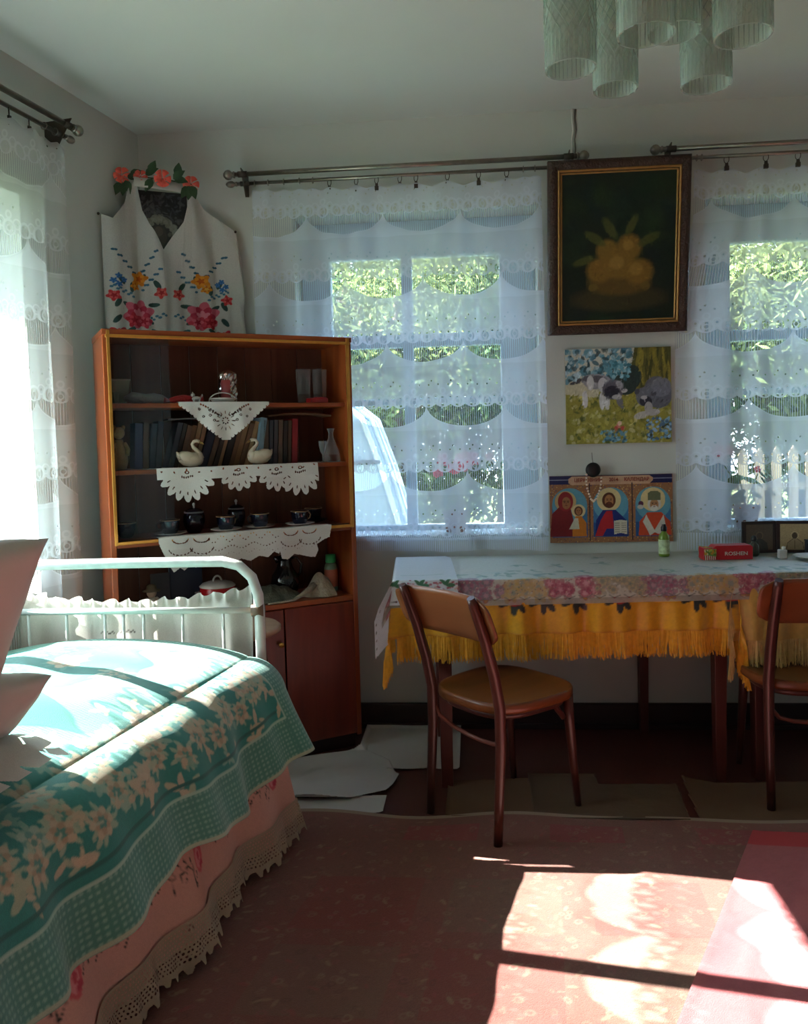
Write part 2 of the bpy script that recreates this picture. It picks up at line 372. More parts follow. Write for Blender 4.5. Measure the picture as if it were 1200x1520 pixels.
#PART2
# ------------------------------------------------------------ lace curtains
class X:
    t = None
    def __init__(s, k): s.k = k
    @staticmethod
    def op(o, *a, clamp=False):
        n = X.t.nodes.new('ShaderNodeMath'); n.operation = o; n.use_clamp = clamp
        for i, v in enumerate(a):
            if isinstance(v, X): X.t.links.new(v.k, n.inputs[i])
            else: n.inputs[i].default_value = v
        return X(n.outputs[0])
    def __add__(s, o): return X.op('ADD', s, o)
    __radd__ = __add__
    def __sub__(s, o): return X.op('SUBTRACT', s, o)
    def __rsub__(s, o): return X.op('SUBTRACT', o, s)
    def __mul__(s, o): return X.op('MULTIPLY', s, o)
    __rmul__ = __mul__
    def lt(s, o): return X.op('LESS_THAN', s, o)
    def gt(s, o): return X.op('GREATER_THAN', s, o)
    def frac(s): return X.op('FRACT', s)
    def floor(s): return X.op('FLOOR', s)
    def abs(s): return X.op('ABSOLUTE', s)
    def mx(s, o): return X.op('MAXIMUM', s, o)
    def mn(s, o): return X.op('MINIMUM', s, o)
    def sqrt(s): return X.op('SQRT', s)
def lacemat(name, col, base=.5, hem=.83, ztop=2.44):
    m, t = newmat(name); X.t = t
    uv = N(t, 'ShaderNodeUVMap', uv_map='UVMap'); sp = N(t, 'ShaderNodeSeparateXYZ'); t.links.new(uv.outputs[0], sp.inputs[0])
    u, z = X(sp.outputs[0]), X(sp.outputs[1])            # metres of cloth across, metres below the top
    R, Pd = .285, .40
    row = ((z+.06)*(1/R)); ph = row.frac(); k = row.floor()
    up = u*(1/Pd)+(k*.5).frac()
    cu = ((up.frac()-.5).abs()*2)
    arc = X.op('SQRT', X.op('MAXIMUM', 1-cu*cu, 0))
    # lens of loose threads: scalloped above, an arc below
    sc = ((u*(1/.075)).frac()-.5).abs()*2
    top = .60+(1-sc*sc)*.05
    bot = .60+arc*.34
    lens = ph.gt(top)*ph.lt(bot)
    th = X.op('SINE', u*(2*pi/.0105))
    thread = th.gt(.35)*.40+.04
    edge = ((ph-bot).abs()).lt(.018)
    # flower rings in the band above the threads
    def ring(pu, pv, cx, cz, r, wd):
        a = ((u*(1/pu)+cx).frac()-.5)*pu; b = (ph-cz)*R
        d = (a*a+b*b).sqrt(); return ((d-r).abs()).lt(wd), d
    r1, d1 = ring(.075, 0, 0, .56, .027, .0045); r2, d2 = ring(.075, 0, .5, .50, .017, .003); r3, d3 = ring(.15, 0, .25, .40, .012, .004)
    holes = (d1.lt(.008)+d2.lt(.005)+(((d1-.016).abs()).lt(.004))*(X.op('SINE', u*260).gt(0))).mn(1)
    dots = ring(.05, 0, .2, .30, 0, .004)[0]+ring(.1, 0, .2, .24, 0, .004)[0]
    solid = (r1+r2+r3+edge).mn(1)
    nz = N(t, 'ShaderNodeTexNoise'); nz.inputs['Scale'].default_value = 5; cmb = N(t, 'ShaderNodeCombineXYZ'); t.links.new(u.k, cmb.inputs[0]); t.links.new(z.k, cmb.inputs[1]); t.links.new(cmb.outputs[0], nz.inputs[0])
    nn = X(nz.outputs[0])
    a = base+(nn-.5)*.18+ph*.06
    a = a*(1-solid*.55)+solid*.40
    a = a*(1-holes.mx(dots)*.75)
    a = a*(1-lens)+lens*thread
    L = ztop-hem
    fr = z.gt(L-.055)*(th.gt(-.1)*.75+.02); a = a*(1-z.gt(L-.055))+fr*z.gt(L-.055)
    a = a.mn(1).mx(0)
    tp = N(t, 'ShaderNodeBsdfTransparent'); df = N(t, 'ShaderNodeBsdfDiffuse'); tl = N(t, 'ShaderNodeBsdfTranslucent'); m1 = N(t, 'ShaderNodeMixShader'); m2 = N(t, 'ShaderNodeMixShader'); out = N(t, 'ShaderNodeOutputMaterial')
    for n_ in (df, tl): n_.inputs[0].default_value = (*lin(col), 1)
    m1.inputs[0].default_value = .42; t.links.new(df.outputs[0], m1.inputs[1]); t.links.new(tl.outputs[0], m1.inputs[2])
    t.links.new(a.k, m2.inputs[0]); t.links.new(tp.outputs[0], m2.inputs[1]); t.links.new(m1.outputs[0], m2.inputs[2]); t.links.new(m2.outputs[0], out.inputs[0]); return m
lace1 = lacemat('lace_netting', 'e2eaf6', .60, .83)
lace3 = lacemat('lace_netting_left', 'e9ecec', .52, .62)
def folds(a, z, seed, n=7, amp=.03):
    f = 0
    r = np.random.RandomState(seed)
    for k in range(4):
        f = f+np.sin(a*2*pi*(n*(.5+.45*k))+r.uniform(0, 6)+.5*vnoise(a*2, z, seed+k))*amp/(1+k*.8)
    return f
def curtain(name, label, place, a0, a1, z0, z1, clips, m, seed, inset=None, n=5, wave=1, group=None):
    W = a1-a0; nu, nv = int(W*130), 110
    def pos(U, V):
        z = z1-(z1-z0)*V; aa = a0+W*U
        hang = np.zeros_like(U)
        cl = np.array(sorted(clips)); 
        if len(cl) > 1:
            d = np.min(np.abs(aa[..., None]-cl), -1); sag = np.clip(d, 0, .09); hang = -sag*.38*np.clip(1-V*6, 0, 1)
        amp = np.clip(.25+V*1.2, 0, 1)
        off = folds(aa, z, seed, n, .024*wave)*amp
        aw = aa+vnoise(aa*3, z*1.5, seed+9)*.012*V
        if inset is not None: aw, off = inset(aw, z, off)
        return place(aw, off, z+hang)
    o = grid(name, nu, nv, pos, None, m, uv_layer=True)
    uv = o.data.uv_layers[0].data; arr = np.empty(len(uv)*2, np.float32); uv.foreach_get('uv', arr); arr = arr.reshape(-1, 2); arr[:, 0] = a0*1.15+arr[:, 0]*W*1.18; arr[:, 1] *= (z1-z0); uv.foreach_set('uv', arr.ravel())
    tag(o, label, 'curtain', group); return o
def curtain_rod(label, place, a0, a1, z, clips, rings, ends, gap=.085):
    """two parallel metal tubes on a bracket, ball finials, rings with clips on the lower one"""
    r = thing('curtain_rod', label, 'curtain rod', place(0, 0, 0) if False else (0, 0, 0))
    mm = mat('brushed_grey_metal', '8d877c', .32, .15, 30, metal=.9); dm = mat('dark_aged_metal', '4a423a', .5, .2, 20, metal=.6)
    obj('rod', MB().tube([place(a0, .10, z), place(a1, .10, z)], .0105, 12), mm, r)
    obj('rod', MB().tube([place(a0, .065, z-.03), place(a1, .065, z-.03)], .008, 12), mm, r)
    for e in ends:
        s = 1 if e == a1 else -1
        for n, zz, rr in ((.10, z, .02), (.065, z-.03, .014)):
            p = place(e, n, zz); ax = (place(e+s, n, zz)-p).normalized()
            obj('finial', MB().lathe([(.001, 0), (rr*.75, .002), (rr*.75, .008), (rr*.5, .010), (rr*.6, .014), (rr, .022), (rr*1.1, .032), (rr*.95, .042), (rr*.5, .051), (.001, .054)], p-ax*.002, 16, ax), mm, r)
        b = MB(); q = e-s*.035
        for dz, nn in ((0, .0), ):
            p0, p1, p2 = place(q, 0.0, z+.02), place(q, .12, z+.022), place(q, .05, z-.085); p3 = place(q, 0.0, z-.07)
            o2 = (place(q+.004*s, 0, 0)-place(q, 0, 0))
            b.add([p0, p1, p2, p3, p0+o2, p1+o2, p2+o2, p3+o2], [(0, 1, 2, 3), (4, 7, 6, 5), (0, 4, 5, 1), (1, 5, 6, 2), (2, 6, 7, 3), (3, 7, 4, 0)], False)
        obj('bracket', b, dm, r)
        obj('collar', MB().tube([place(q-.02, .10, z), place(q+.02, .10, z)], .0135, 12).tube([place(q-.02, .065, z-.03), place(q+.02, .065, z-.03)], .011, 12), dm, r)
    for a in rings:
        obj('ring', MB().tube([place(a, .065+.013*sin(t), z-.031+.013*cos(t)) for t in np.linspace(0, 2*pi, 13)[:-1]], .0018, 6, closed=True), mm, r)
    for a in clips:
        k = obj('ring', MB().tube([place(a+.010*sin(t)*.9, .065+.006*sin(t), z-.044+.016*cos(t)) for t in np.linspace(0, 2*pi, 15)[:-1]], .0016, 6, closed=True), dm, r)
        c = MB(); p = place(a, .066, z-.072); ang = atan2((place(1, 0, 0)-place(0, 0, 0)).y, (place(1, 0, 0)-place(0, 0, 0)).x)
        c.box(p+Vector((0, 0, .004)), (.012, .008, .014), rz=ang); c.box(p-Vector((0, 0, .009)), (.017, .013, .018), rz=ang)
        obj('clip', c, dm, k)
    return r
pfar = lambda a, n, z: Vector((a, YW-n, z)) if not hasattr(a, 'shape') else (a, YW-n, z)
def pleft(a, n, z):
    if hasattr(a, 'shape'): return (LC.x+LD.x*a+LN.x*n, LC.y+LD.y*a+LN.y*n, z)
    return lw(a, n, z)
cl1 = [-.596, -.477, -.387, -.285, -.214, -.077, .058, .179]; rg1 = [-.93, -.87, -.80, -.73, -.67, .25, .30]
curtain_rod('double metal curtain rod over the left of the two far windows', pfar, -1.01, .475, 2.495, cl1, rg1, (-1.01, .475))
curtain_rod('double metal curtain rod running off the right edge above the framed painting corner', pfar, .83, 2.35, 2.503, [1.102, 1.263, 1.393, 1.52, 1.65, 1.8, 1.95, 2.1], [.98, 1.0, 2.2, 2.25], (.83, 2.35))
curtain_rod('double metal curtain rod on the left wall above the sunlit window', pleft, .60, 2.35, 2.535, [.80, .90, 1.0, 1.1, 1.22, 1.35, 1.5, 1.65, 1.8], [.66, .72], (.60, 2.35))
def ins1(a, z, off):
    d = sstep(1.82, 1.70, z)*sstep(-.38, -.50, a)           # behind the cabinet the net hangs back towards the window
    n = .075+off; n = n*(1-d)+np.maximum(.012, .02+off*.2)*d
    return a, n
def ins2(a, z, off):
    s = sstep(1.9, 1.75, z)*sstep(1.0, .88, a); return a-.0*s, .05+off*.8
curtain('lace_curtain', 'white lace curtain over the window between the cabinet and the framed painting', pfar, -.94, .325, .815, 2.43, cl1+rg1, lace1, 3, ins1, 5)
def ins2b(a, z, off):
    a2 = a-sstep(2.3, 1.75, z)*.085*sstep(1.3, .95, a); return a2, .055+off*.8
curtain('lace_curtain', 'white lace curtain at the right edge, behind the small icons', pfar, .97, 2.28, .80, 2.43, [.99, 1.102, 1.263, 1.393, 1.52, 1.65, 1.8, 1.95, 2.1, 2.25], lace1, 8, ins2b, 6)
curtain('lace_curtain', 'white lace curtain on the left wall, glowing with direct sunlight', pleft, .62, 2.3, .60, 2.465, [.66, .72, .80, .90, 1.0, 1.1, 1.22, 1.35, 1.5, 1.65, 1.8, 2.0, 2.2], lace3, 21, lambda a, z, off: (a, .075+off), 5)

# ------------------------------------------------------------ corner cabinet
CA = radians(32.1); CO = Vector((-1.327, 2.853, 0))
def cabw(x, y, z): return CO+Vector((cos(CA)*x-sin(CA)*y, sin(CA)*x+cos(CA)*y, z))
cw = wood('polished_cherry_veneer', '7a3418', 'a85428', 'Z', 9, .25, .5); cwx = wood('polished_cherry_edge', '7a3418', 'a0522a', 'X', 9, .3, .4)
cin = wood('brown_back_board', '563629', '6e4938', 'Z', 14, .6, .3); cdoor = wood('cherry_door_veneer', '551d12', '7a2c18', 'Z', 16, .3, .5)
gold = mat('brass_gilt_trim', 'd79a48', .28, .1, 40, metal=.75)
cab = thing('display_cabinet', 'tall cherry veneer display cabinet standing across the corner by the left window', 'cabinet', CO, CA)
CWD, CDP, CHT = .985, .29, 1.745
def cpart(name, c, d, m, bevel=.003, parent=cab, **k): return obj(name, MB().box(c, d), m, parent, bevel=bevel, **k)
cpart('side_panel', (.011, CDP/2, CHT/2+.03), (.022, CDP, CHT-.06), cw); cpart('side_panel', (CWD-.011, CDP/2, CHT/2+.03), (.022, CDP, CHT-.06), cw)
cpart('top_panel', (CWD/2, CDP/2, CHT-.011), (CWD+.004, CDP+.01, .022), cwx)
nb = 8
for i in range(nb):
    w_ = (CWD-.044)/nb; cpart('back_board', (.022+w_*(i+.5), CDP-.006, CHT/2+.03), (w_-.002, .008, CHT-.1), cin, .001)
for z in (1.476, 1.226): cpart('shelf', (CWD/2, CDP/2+.012, z-.009), (CWD-.044, CDP-.035, .018), cwx)
cpart('shelf', (CWD/2, CDP/2, .949), (CWD-.044, CDP-.01, .022), cwx)
cpart('shelf', (CWD/2, CDP/2, .650), (CWD-.044, CDP-.004, .022), cwx)
cpart('plinth', (CWD/2, CDP/2+.015, .035), (CWD-.03, CDP-.05, .07), mat('plinth_dark', '2a1512', .6))
d1 = cpart('door', (.033+.31, .0, .355), (.62-.004, .018, .565), cdoor); d2 = cpart('door', (CWD-.022-.155, .0, .355), (.305, .018, .565), cdoor)
obj('knob', MB().lathe([(.001, 0), (.006, .001), (.006, .012), (.011, .018), (.010, .026), (.001, .029)], (.63, -.009, .5), 12, Vector((0, -1, 0))), gold, d1)
# brass edged front frame
fr = obj('frame_moulding', MB().box((CWD/2, -.005, CHT-.026), (CWD-.02, .012, .012)).box((.02, -.005, 1.345), (.012, .012, .79)).box((CWD-.020, -.005, 1.345), (.014, .012, .79)).box((CWD/2, -.005, .958), (CWD-.03, .012, .012)), gold, cab, bevel=.002)
obj('door_track', MB().box((CWD/2, .022, .963), (CWD-.05, .012, .006)), mat('track_brown', '4a2418', .5), cab)
cpart('sliding_glass', (.033+.105, .021, 1.342), (.20, .004, .748), glassmat('cabinet_glass', 'd8e0e8', .02, .015, .35, face=.10), .0)

# ------------------------------------------------------------ bed
bedm = mat('chipped_grey_white_paint', 'c3c8c4', .35, .12, 25, .1, spec=.6)
bed = thing('bed', 'metal tube bed with a pale painted footboard rail beside the left window', 'bed', (-1.15, 2.62, 0))
def bedend(y, sh, x0=-.455, x1=.435, hb=.92):
    e = thing_part = obj('end_frame', MB().tube([(x0, y, .03), (x0, y, hb-.12), (x0+.01, y, hb-.06), (x0+.04, y, hb-.02), (x0+.10, y, hb), (0, y, hb+.003), (x1-.12, y, hb+.004), (x1-.065, y, hb-.01), (x1-.022, y, hb-.05), (x1-.003, y, hb-.11), (x1, y, hb-.18), (x1, y, .03)], .0175, 14), bedm, bed)
    e.location.x = sh
    obj('cross_bar', MB().tube([(x0, y, .76), (x1, y, .76)], .011, 10), bedm, e)
    obj('cross_bar', MB().tube([(x0, y, .42), (x1, y, .42)], .011, 10), bedm, e)
    for bx in (-.37, -.235, -.10, -.035, .035, .17, .31): obj('spindle', MB().tube([(bx, y, .42), (bx, y, .76)], .0055, 8), bedm, e)
    obj('socket', MB().lathe([(.001, -.02), (.022, -.02), (.022, .02), (.001, .02)], (x1-.005, y, .76), 14, Vector((1, 0, 0))), mat('rusty_brown_fitting', '6a5342', .6, .3), e)
    for xx in (x0, x1):
        k = obj('caster', MB().lathe([(.001, -.012), (.026, -.012), (.028, 0), (.026, .012), (.001, .012)], (xx, y, .028), 16, Vector((1, 0, 0))), mat('black_rubber', '15140f', .6), e)
    return e
bedend(0, 0); bedend(-1.93, -.33)
for sx_ in (-.44, .425):
    obj('side_rail', MB().box((sx_-.165, -.965, .40), (.03, 1.93, .05), rz=-.17), bedm, bed)
matt = mat('ticking_mattress', 'b9b4aa', .9)
mb = MB(); k = .17
mb.add([(-.43+a-k*b*1.9, -.03-b*1.87, z) for z in (.42, .60) for b in (0, 1) for a in (0, .84)], [(0, 2, 3, 1), (4, 5, 7, 6), (0, 1, 5, 4), (2, 6, 7, 3), (0, 4, 6, 2), (1, 3, 7, 5)], False)
obj('mattress', mb, matt, bed, bevel=.04)
# frame coordinates: s metres from the foot towards us, x offset leaning with the wall
def bedx(s, x): return x-.1745*s
TEAL, TEAL2, CREAM = '1c8178', '2a8f86', 'b9a98a'
SW, SL = 1.265, 1.95
cvb = Cv(SW, SL, 330, TEAL)        # u across from wall, v from foot
cvb.noise(.05, 2)
def motif(cv, x, y, s, cols, lf):
    for k in range(9):
        a = 2*pi*k/9+random.uniform(-.3, .3); cv.leaf(x+cos(a)*s*.45, y+sin(a)*s*.45, s*random.uniform(.5, .8), a+random.uniform(-.5, .5), lf, .8)
    cv.flower(x, y, s*.75, cols, random.choice((5, 6)), o=.95, core='4c8a7a')
rr = random.Random(5)
for j in range(36):                # cream and sage flower clusters
    x, y = rr.uniform(.12, SW-.25), rr.uniform(.06, SL); 
    if .15 < x < .75 and .15 < y < .95: 
        if rr.random() < .8: continue
    motif(cvb, x, y, rr.uniform(.045, .075), rr.choice((('b8ae94', 'a08f76', '3f8c7e'), ('9db5a2', '5e9488', 'b8ae94'), ('c3b49c', 'b09a86', '7ea596'))), rr.choice(('8fb09c', 'a9aa8d', '4f9488')))
def arcflowers(cx, cy, r, n, a0, a1, s):
    for k in range(n):
        a = a0+(a1-a0)*k/(n-1); x, y = cx+cos(a)*r, cy+sin(a)*r
        motif(cvb, x, y, s, ('b9ab8e', 'a39277', '3f8c7e'), 'a3b296')
        cvb.line([(x, y), (cx+cos(a+.22)*r*1.02, cy+sin(a+.22)*r*1.02)], .006, 'b0b29a', .8)
for k in range(11): arcflowers(.95, .28+k*.17, .09, 5, -1.8, 2.2, .042)
for k in range(14):
    x, y = 1.02+.10*sin(k*1.9), .12+k*.135
    for q in range(7): cvb.leaf(x+rr.uniform(-.03,.03), y+rr.uniform(-.03,.03), rr.uniform(.025, .055), q*.9+k+rr.uniform(-.5,.5), rr.choice(('b7ac8c', 'a4b093', 'c0b398')), .85)
for k in range(70):
    x, y = rr.uniform(.80, SW-.16), rr.uniform(.08, SL); c = rr.choice(('8fb09c', 'b9ab8e', '6fa290'))
    for q in range(4): cvb.leaf(x, y, rr.uniform(.02, .045), rr.uniform(0, 6.3), c, .8)
    cvb.ell(x, y, .010, .010, 'b8a98c', o=.9)
BW = .13                           # border strip
for (x0, x1, y0, y1) in ((SW-BW, SW, 0, SL), (0, SW, 0, BW*.8)):
    cvb.poly([(x0, y0), (x1, y0), (x1, y1), (x0, y1)], '47877a')
    for a in np.arange(x0+.008, x1, .014):
        for b in np.arange(y0+.008, y1, .014): cvb.ell(a, b, .0038, .0038, '86b3a2', o=.75)
cvb.line([(SW-BW, BW*.8), (SW-BW, SL)], .008, '9dbfae'); cvb.line([(0, BW*.8), (SW-BW, BW*.8)], .008, '9dbfae')
cvb.line([(SW-BW-.03, BW*.8+.03), (SW-BW-.03, SL)], .010, '14625c'); cvb.line([(SW-.004, 0), (SW-.004, SL)], .008, 'a8b29a')
def spread(U, V):
    a = U*SW; s = V*SL; W0 = .885                               # cloth metres across; flat part W0 then the hanging part
    x = -.50+np.minimum(a, W0)
    over = np.clip(a-W0, 0, None)
    crown = np.sin(np.clip(a/W0, 0, 1)*pi)**.7
    foot = sstep(0, .30, s)
    z = .615+.085*crown*(.75+.25*foot)
    z = z+.006*vnoise(a*7+s*3, s*6-a*2, 4)*crown*foot
    z = z+.016*np.sin((a*9+s*13)+1.3*vnoise(a*4, s*5, 2))*np.exp(-((s-.8)/.5)**2)*crown      # pulled creases running down from the pillows
    z = z+.010*np.sin((a*22-s*17)+1.5*vnoise(a*3, s*4, 6))*np.exp(-((s-.45)/.2)**2)*crown*foot*.6
    rad = .13; th = np.clip(over/rad, 0, pi/2*.86)
    xo = rad*np.sin(th); zo = rad*(1-np.cos(th)); rest = np.clip(over-rad*pi/2*.86, 0, None)
    slope = .26+.10*np.exp(-(s/.28)**2)+.05*np.sin(s*11)+.03*np.sin(s*27+1)
    x = x+xo+rest*slope; z = z-zo-rest*np.sqrt(1-np.clip(slope, 0, .6)**2)
    hang = over/(SW-W0)
    x = x+.022*hang*np.sin(s*15+.5*np.sin(s*7))+.012*hang*np.sin(s*33)
    z = z+.018*hang*np.sin(s*9+1)
    z = z+.0*foot
    y = -.045-s+.0*x-.05*hang*(1-foot)
    xx = x-.1745*s
    return (-1.15+xx+.02, 2.62+y, z)
sp = grid('bedspread', 430, 560, spread, cvb, attrmat('damask_bedspread_cloth', .62, .25, 420, spec=.35, sheen=.3), thick=.0)
tag(sp, 'turquoise bedspread with cream flowers and a dotted border on the bed', 'bedspread')
# pink rose sheet hanging below it, crocheted edging
cvs = Cv(1.95, .40, 420, 'd9a898'); cvs.noise(.03, 2)
for k in range(8):
    x = .10+k*.25+rr.uniform(-.02, .02); y = .155+rr.uniform(-.01, .01)
    cvs.ell(x, y, .03, .036, 'd86a70'); cvs.ell(x+.004, y, .019, .024, 'e3989a'); cvs.ell(x, y+.004, .009, .012, 'cf5a66'); cvs.ell(x-.012, y-.02, .014, .009, 'c94f60')
    pts = [(x+.035, y-.02), (x+.07, y+.01), (x+.12, y+.0), (x+.17, y+.04), (x+.21, y+.01)]
    cvs.line(pts, .003, '3b4a40')
    for q in range(15):
        t = q/15*4; i = min(3, int(t)); f_ = t-i; px, py = pts[i][0]*(1-f_)+pts[i+1][0]*f_, pts[i][1]*(1-f_)+pts[i+1][1]*f_
        a = (1 if q % 2 else -1)*rr.uniform(.6, 1.6); px2, py2 = px+cos(a)*.022, py+sin(a)*.022
        cvs.line([(px, py), (px2, py2)], .002, '3b4a40'); cvs.leaf(px2, py2, rr.uniform(.011, .019), a, '26362f')
def valance(U, V):
    s = .02+U*1.9; v = V; z = .50-.415*(1-v)                          # v=1 at top
    x = .455+(1-v)*.075+.02*(1-v)*np.sin(s*12)+.012*(1-v)*np.sin(s*29+1)
    return (-1.15+x-.1745*s+.01, 2.62-s-.01*(1-v), z)
vs = grid('bed_sheet', 360, 70, valance, cvs, attrmat('pink_rose_cotton', .8, .15, 400), uvs=lambda U, V: (U*1.95, V*.40))
tag(vs, 'pink sheet with red roses hanging below the bedspread', 'sheet')
cvl = Cv(1.95, .12, 900, 'b9a58e')
def lacecut(cv, W, H, cell, scal):
    for i, x in enumerate(np.arange(0, W, cell)):
        for j, y in enumerate(np.arange(H*.28, H*.95, cell)):
            cv.ell(x+(j % 2)*cell/2+random.uniform(-.001, .001), y, cell*.30*random.uniform(.6, 1.1), cell*.30*random.uniform(.6, 1.1), al=0)
    for x in np.arange(0, W, scal):
        cv.poly([(x, -.01), (x+scal*.3, H*random.uniform(.08, .16)), (x+scal*.7, H*random.uniform(.08, .16)), (x+scal, -.01)], al=0); 
lacecut(cvl, 1.95, .12, .0095, .032)
def edging(U, V):
    s = .02+U*1.9; v = V; z = .025+.115*v+.006*np.sin(s*40)*(1-v); d = (.50-z)/.415
    x = .455+d*.075+.02*d*np.sin(s*12)+.012*d*np.sin(s*29+1)+.006+.008*(1-v)*np.sin(s*90)
    return (-1.15+x-.1745*s+.01, 2.62-s-.01, z)
le = grid('lace_edging', 1700, 90, edging, cvl, attrmat('ecru_crochet', .9, .3, 500), parent=vs, cut=True, uvs=lambda U, V: (U*1.95, V*.12)); le['label'] = 'ecru crocheted lace edging'
# white frilled cloth behind the foot rail
cvw = Cv(.95, .36, 500, 'd9d7cf')
for cx_ in (.40, .47):
    for k in range(9): cvw.ell(cx_+.0+.006*k-.02, .235+.004*sin(k*2), .0035, .0022, '3a3430', .5)
cvw.ell(.20, .17, .03, .012, '6b645c'); cvw.ell(.20, .17, .018, .006, 'd9d7cf')
def backcloth(U, V):
    x = -1.635+.88*U; sag = .045*np.sin(U*pi)**.9
    z1 = .83-sag; z0 = .47; z = z0+(z1-z0)*V+.006*np.sin(U*90)*sstep(.85, 1, V)
    y = 2.672+.012*np.sin(U*38+2*V)+.018*np.sin(U*11)*(1-V)+.012*np.sin(U*130)*sstep(.86, .97, V)+.03*(1-V)*sstep(.75, 1, U)*np.sin(U*60)
    return (x, y, z)
bc = grid('hanging_cloth', 260, 60, backcloth, cvw, attrmat('white_frill_cotton', .8, .2, 300, transl=.25), uvs=lambda U, V: (U*.95, V*.36)); tag(bc, 'white frilled cloth hung behind the bed foot rail', 'cloth')
# pillows with white cases
pc = mat('white_pillow_cotton', 'c9c6c0', .85, .04, 6, .35, bscale=7, sheen=.2)
def pillow(name, label, c, dims, rot, lace=False):
    def pos(U, V):
        a = U*2-1; b = V*2-1
        return a, b
    mb = MB(); n = 36; top = []; 
    for side in (1, -1):
        vs = []; 
        for j in range(n+1):
            for i in range(n+1):
                a, b = i/n*2-1, j/n*2-1
                pr_ = (max(0, 1-a**4)*max(0, 1-b**4))**.45
                pinch = 1-.10*(a*a)*(1-b*b)*0-.10*(1-abs(a*b)**1.2)*(.5*(a*a+b*b))
                wr = .05*sin(7*a+5*b+side)*pr_+.04*sin(13*a*b+3*a)*pr_
                vs.append((a*dims[0]/2*pinch, b*dims[1]/2*pinch, side*dims[2]/2*pr_*(1+wr)))
        fs = [(j*(n+1)+i, j*(n+1)+i+1, (j+1)*(n+1)+i+1, (j+1)*(n+1)+i) if side > 0 else (j*(n+1)+i, (j+1)*(n+1)+i, (j+1)*(n+1)+i+1, j*(n+1)+i+1) for j in range(n) for i in range(n)]
        mb.add(vs, fs)
    M = Matrix.Translation(c) @ rot.to_4x4()
    mb.v = [tuple(M@Vector(v)) for v in mb.v]
    o = obj(name, mb, pc); md = o.modifiers.new('w', 'WELD'); md.merge_threshold = .002
    tag(o, label, 'pillow', 'pillows piled at the head of the bed'); return o
def eul(x, y, z): return Matrix.Rotation(radians(z), 3, 'Z')@Matrix.Rotation(radians(y), 3, 'Y')@Matrix.Rotation(radians(x), 3, 'X')
def corner_pose(K, e1, e2, d):
    a = -Vector(e1).normalized(); b = -Vector(e2); b = (b-a*b.dot(a)).normalized(); n = a.cross(b)
    M = Matrix((a, b, n)).transposed(); c = Vector(K)-a*d[0]/2-b*d[1]/2
    return c, M
for lb, K, e1, e2, d in (('lower white pillow lying on the turquoise bedspread, left edge', (-.845, 1.53, .865), (-.6, -.8, .0), (-.62, .46, -.52), (.50, .46, .13)),
                         ('upper white pillow tilted up against the bright left window', (-.745, 1.36, 1.16), (-.6, -.8, .0), (-.5, .37, -.78), (.50, .40, .12))):
    c, M_ = corner_pose(K, e1, e2, d); pillow('pillow', lb, c, d, M_)
# lace cloth under the pillows
cvp = Cv(.62, .5, 500, 'cfccc4')
for x in np.arange(0, .62, .07):
    for k in range(5): cvp.ell(x+.02+.006*k, .055+.004*k, .004, .0025, '5a544c', .4, al=0)
for x in np.arange(0, .64, .0715):
    cvp.poly([(x-.014, -.01), (x, .045), (x+.014, -.01)], al=0)
for y in np.arange(0, .5, .0715): cvp.poly([(.63, y-.014), (.575, y), (.63, y+.014)], al=0)
def plc(U, V):
    x = -1.36+.52*U; y = 1.69-.10*U-.5*V+.0*U
    return (x, y, .735-.12*np.clip(U-.7, 0, 1)**1.3+.006*np.sin(U*17+V*5)-.02*(1-sstep(0, .15, V)))
lc_ = grid('lace_cloth', 310, 250, plc, cvp, attrmat('white_lace_linen', .85, .2, 400), cut=True, uvs=lambda U, V: (U*.62, V*.5)); tag(lc_, 'scalloped white lace cloth peeping out under the lower pillow', 'cloth')

# ------------------------------------------------------------ stool between bed and cabinet
bw = wood('bentwood_brown', '4a2a20', '6b4130', 'Z', 12, .4)
st = thing('stool', 'round stool with a pale wooden seat between bed rail and cabinet', 'stool', (-.875, 2.87, 0))
obj('seat', MB().lathe([(.001, .0), (.15, .0), (.165, .008), (.165, .022), (.155, .03), (.001, .03)], (0, 0, .62), 40), wood('pale_seat_wood', '9c7b62', 'b8967a', 'X', 10, .5), st)
for k in range(4):
    a = radians(-18+90*k)
    obj('leg', MB().tube([(cos(a)*r, sin(a)*r, z) for r, z in ((.10, .62), (.125, .50), (.135, .36), (.15, .24), (.175, .13), (.205, .05), (.235, 0.004))], [.013, .014, .014, .015, .015, .014, .012], 10), bw, st)
obj('ring_stretcher', MB().tube([(cos(t)*.135, sin(t)*.135, .33) for t in np.linspace(0, 2*pi, 33)[:-1]], .009, 8, closed=True), bw, st)

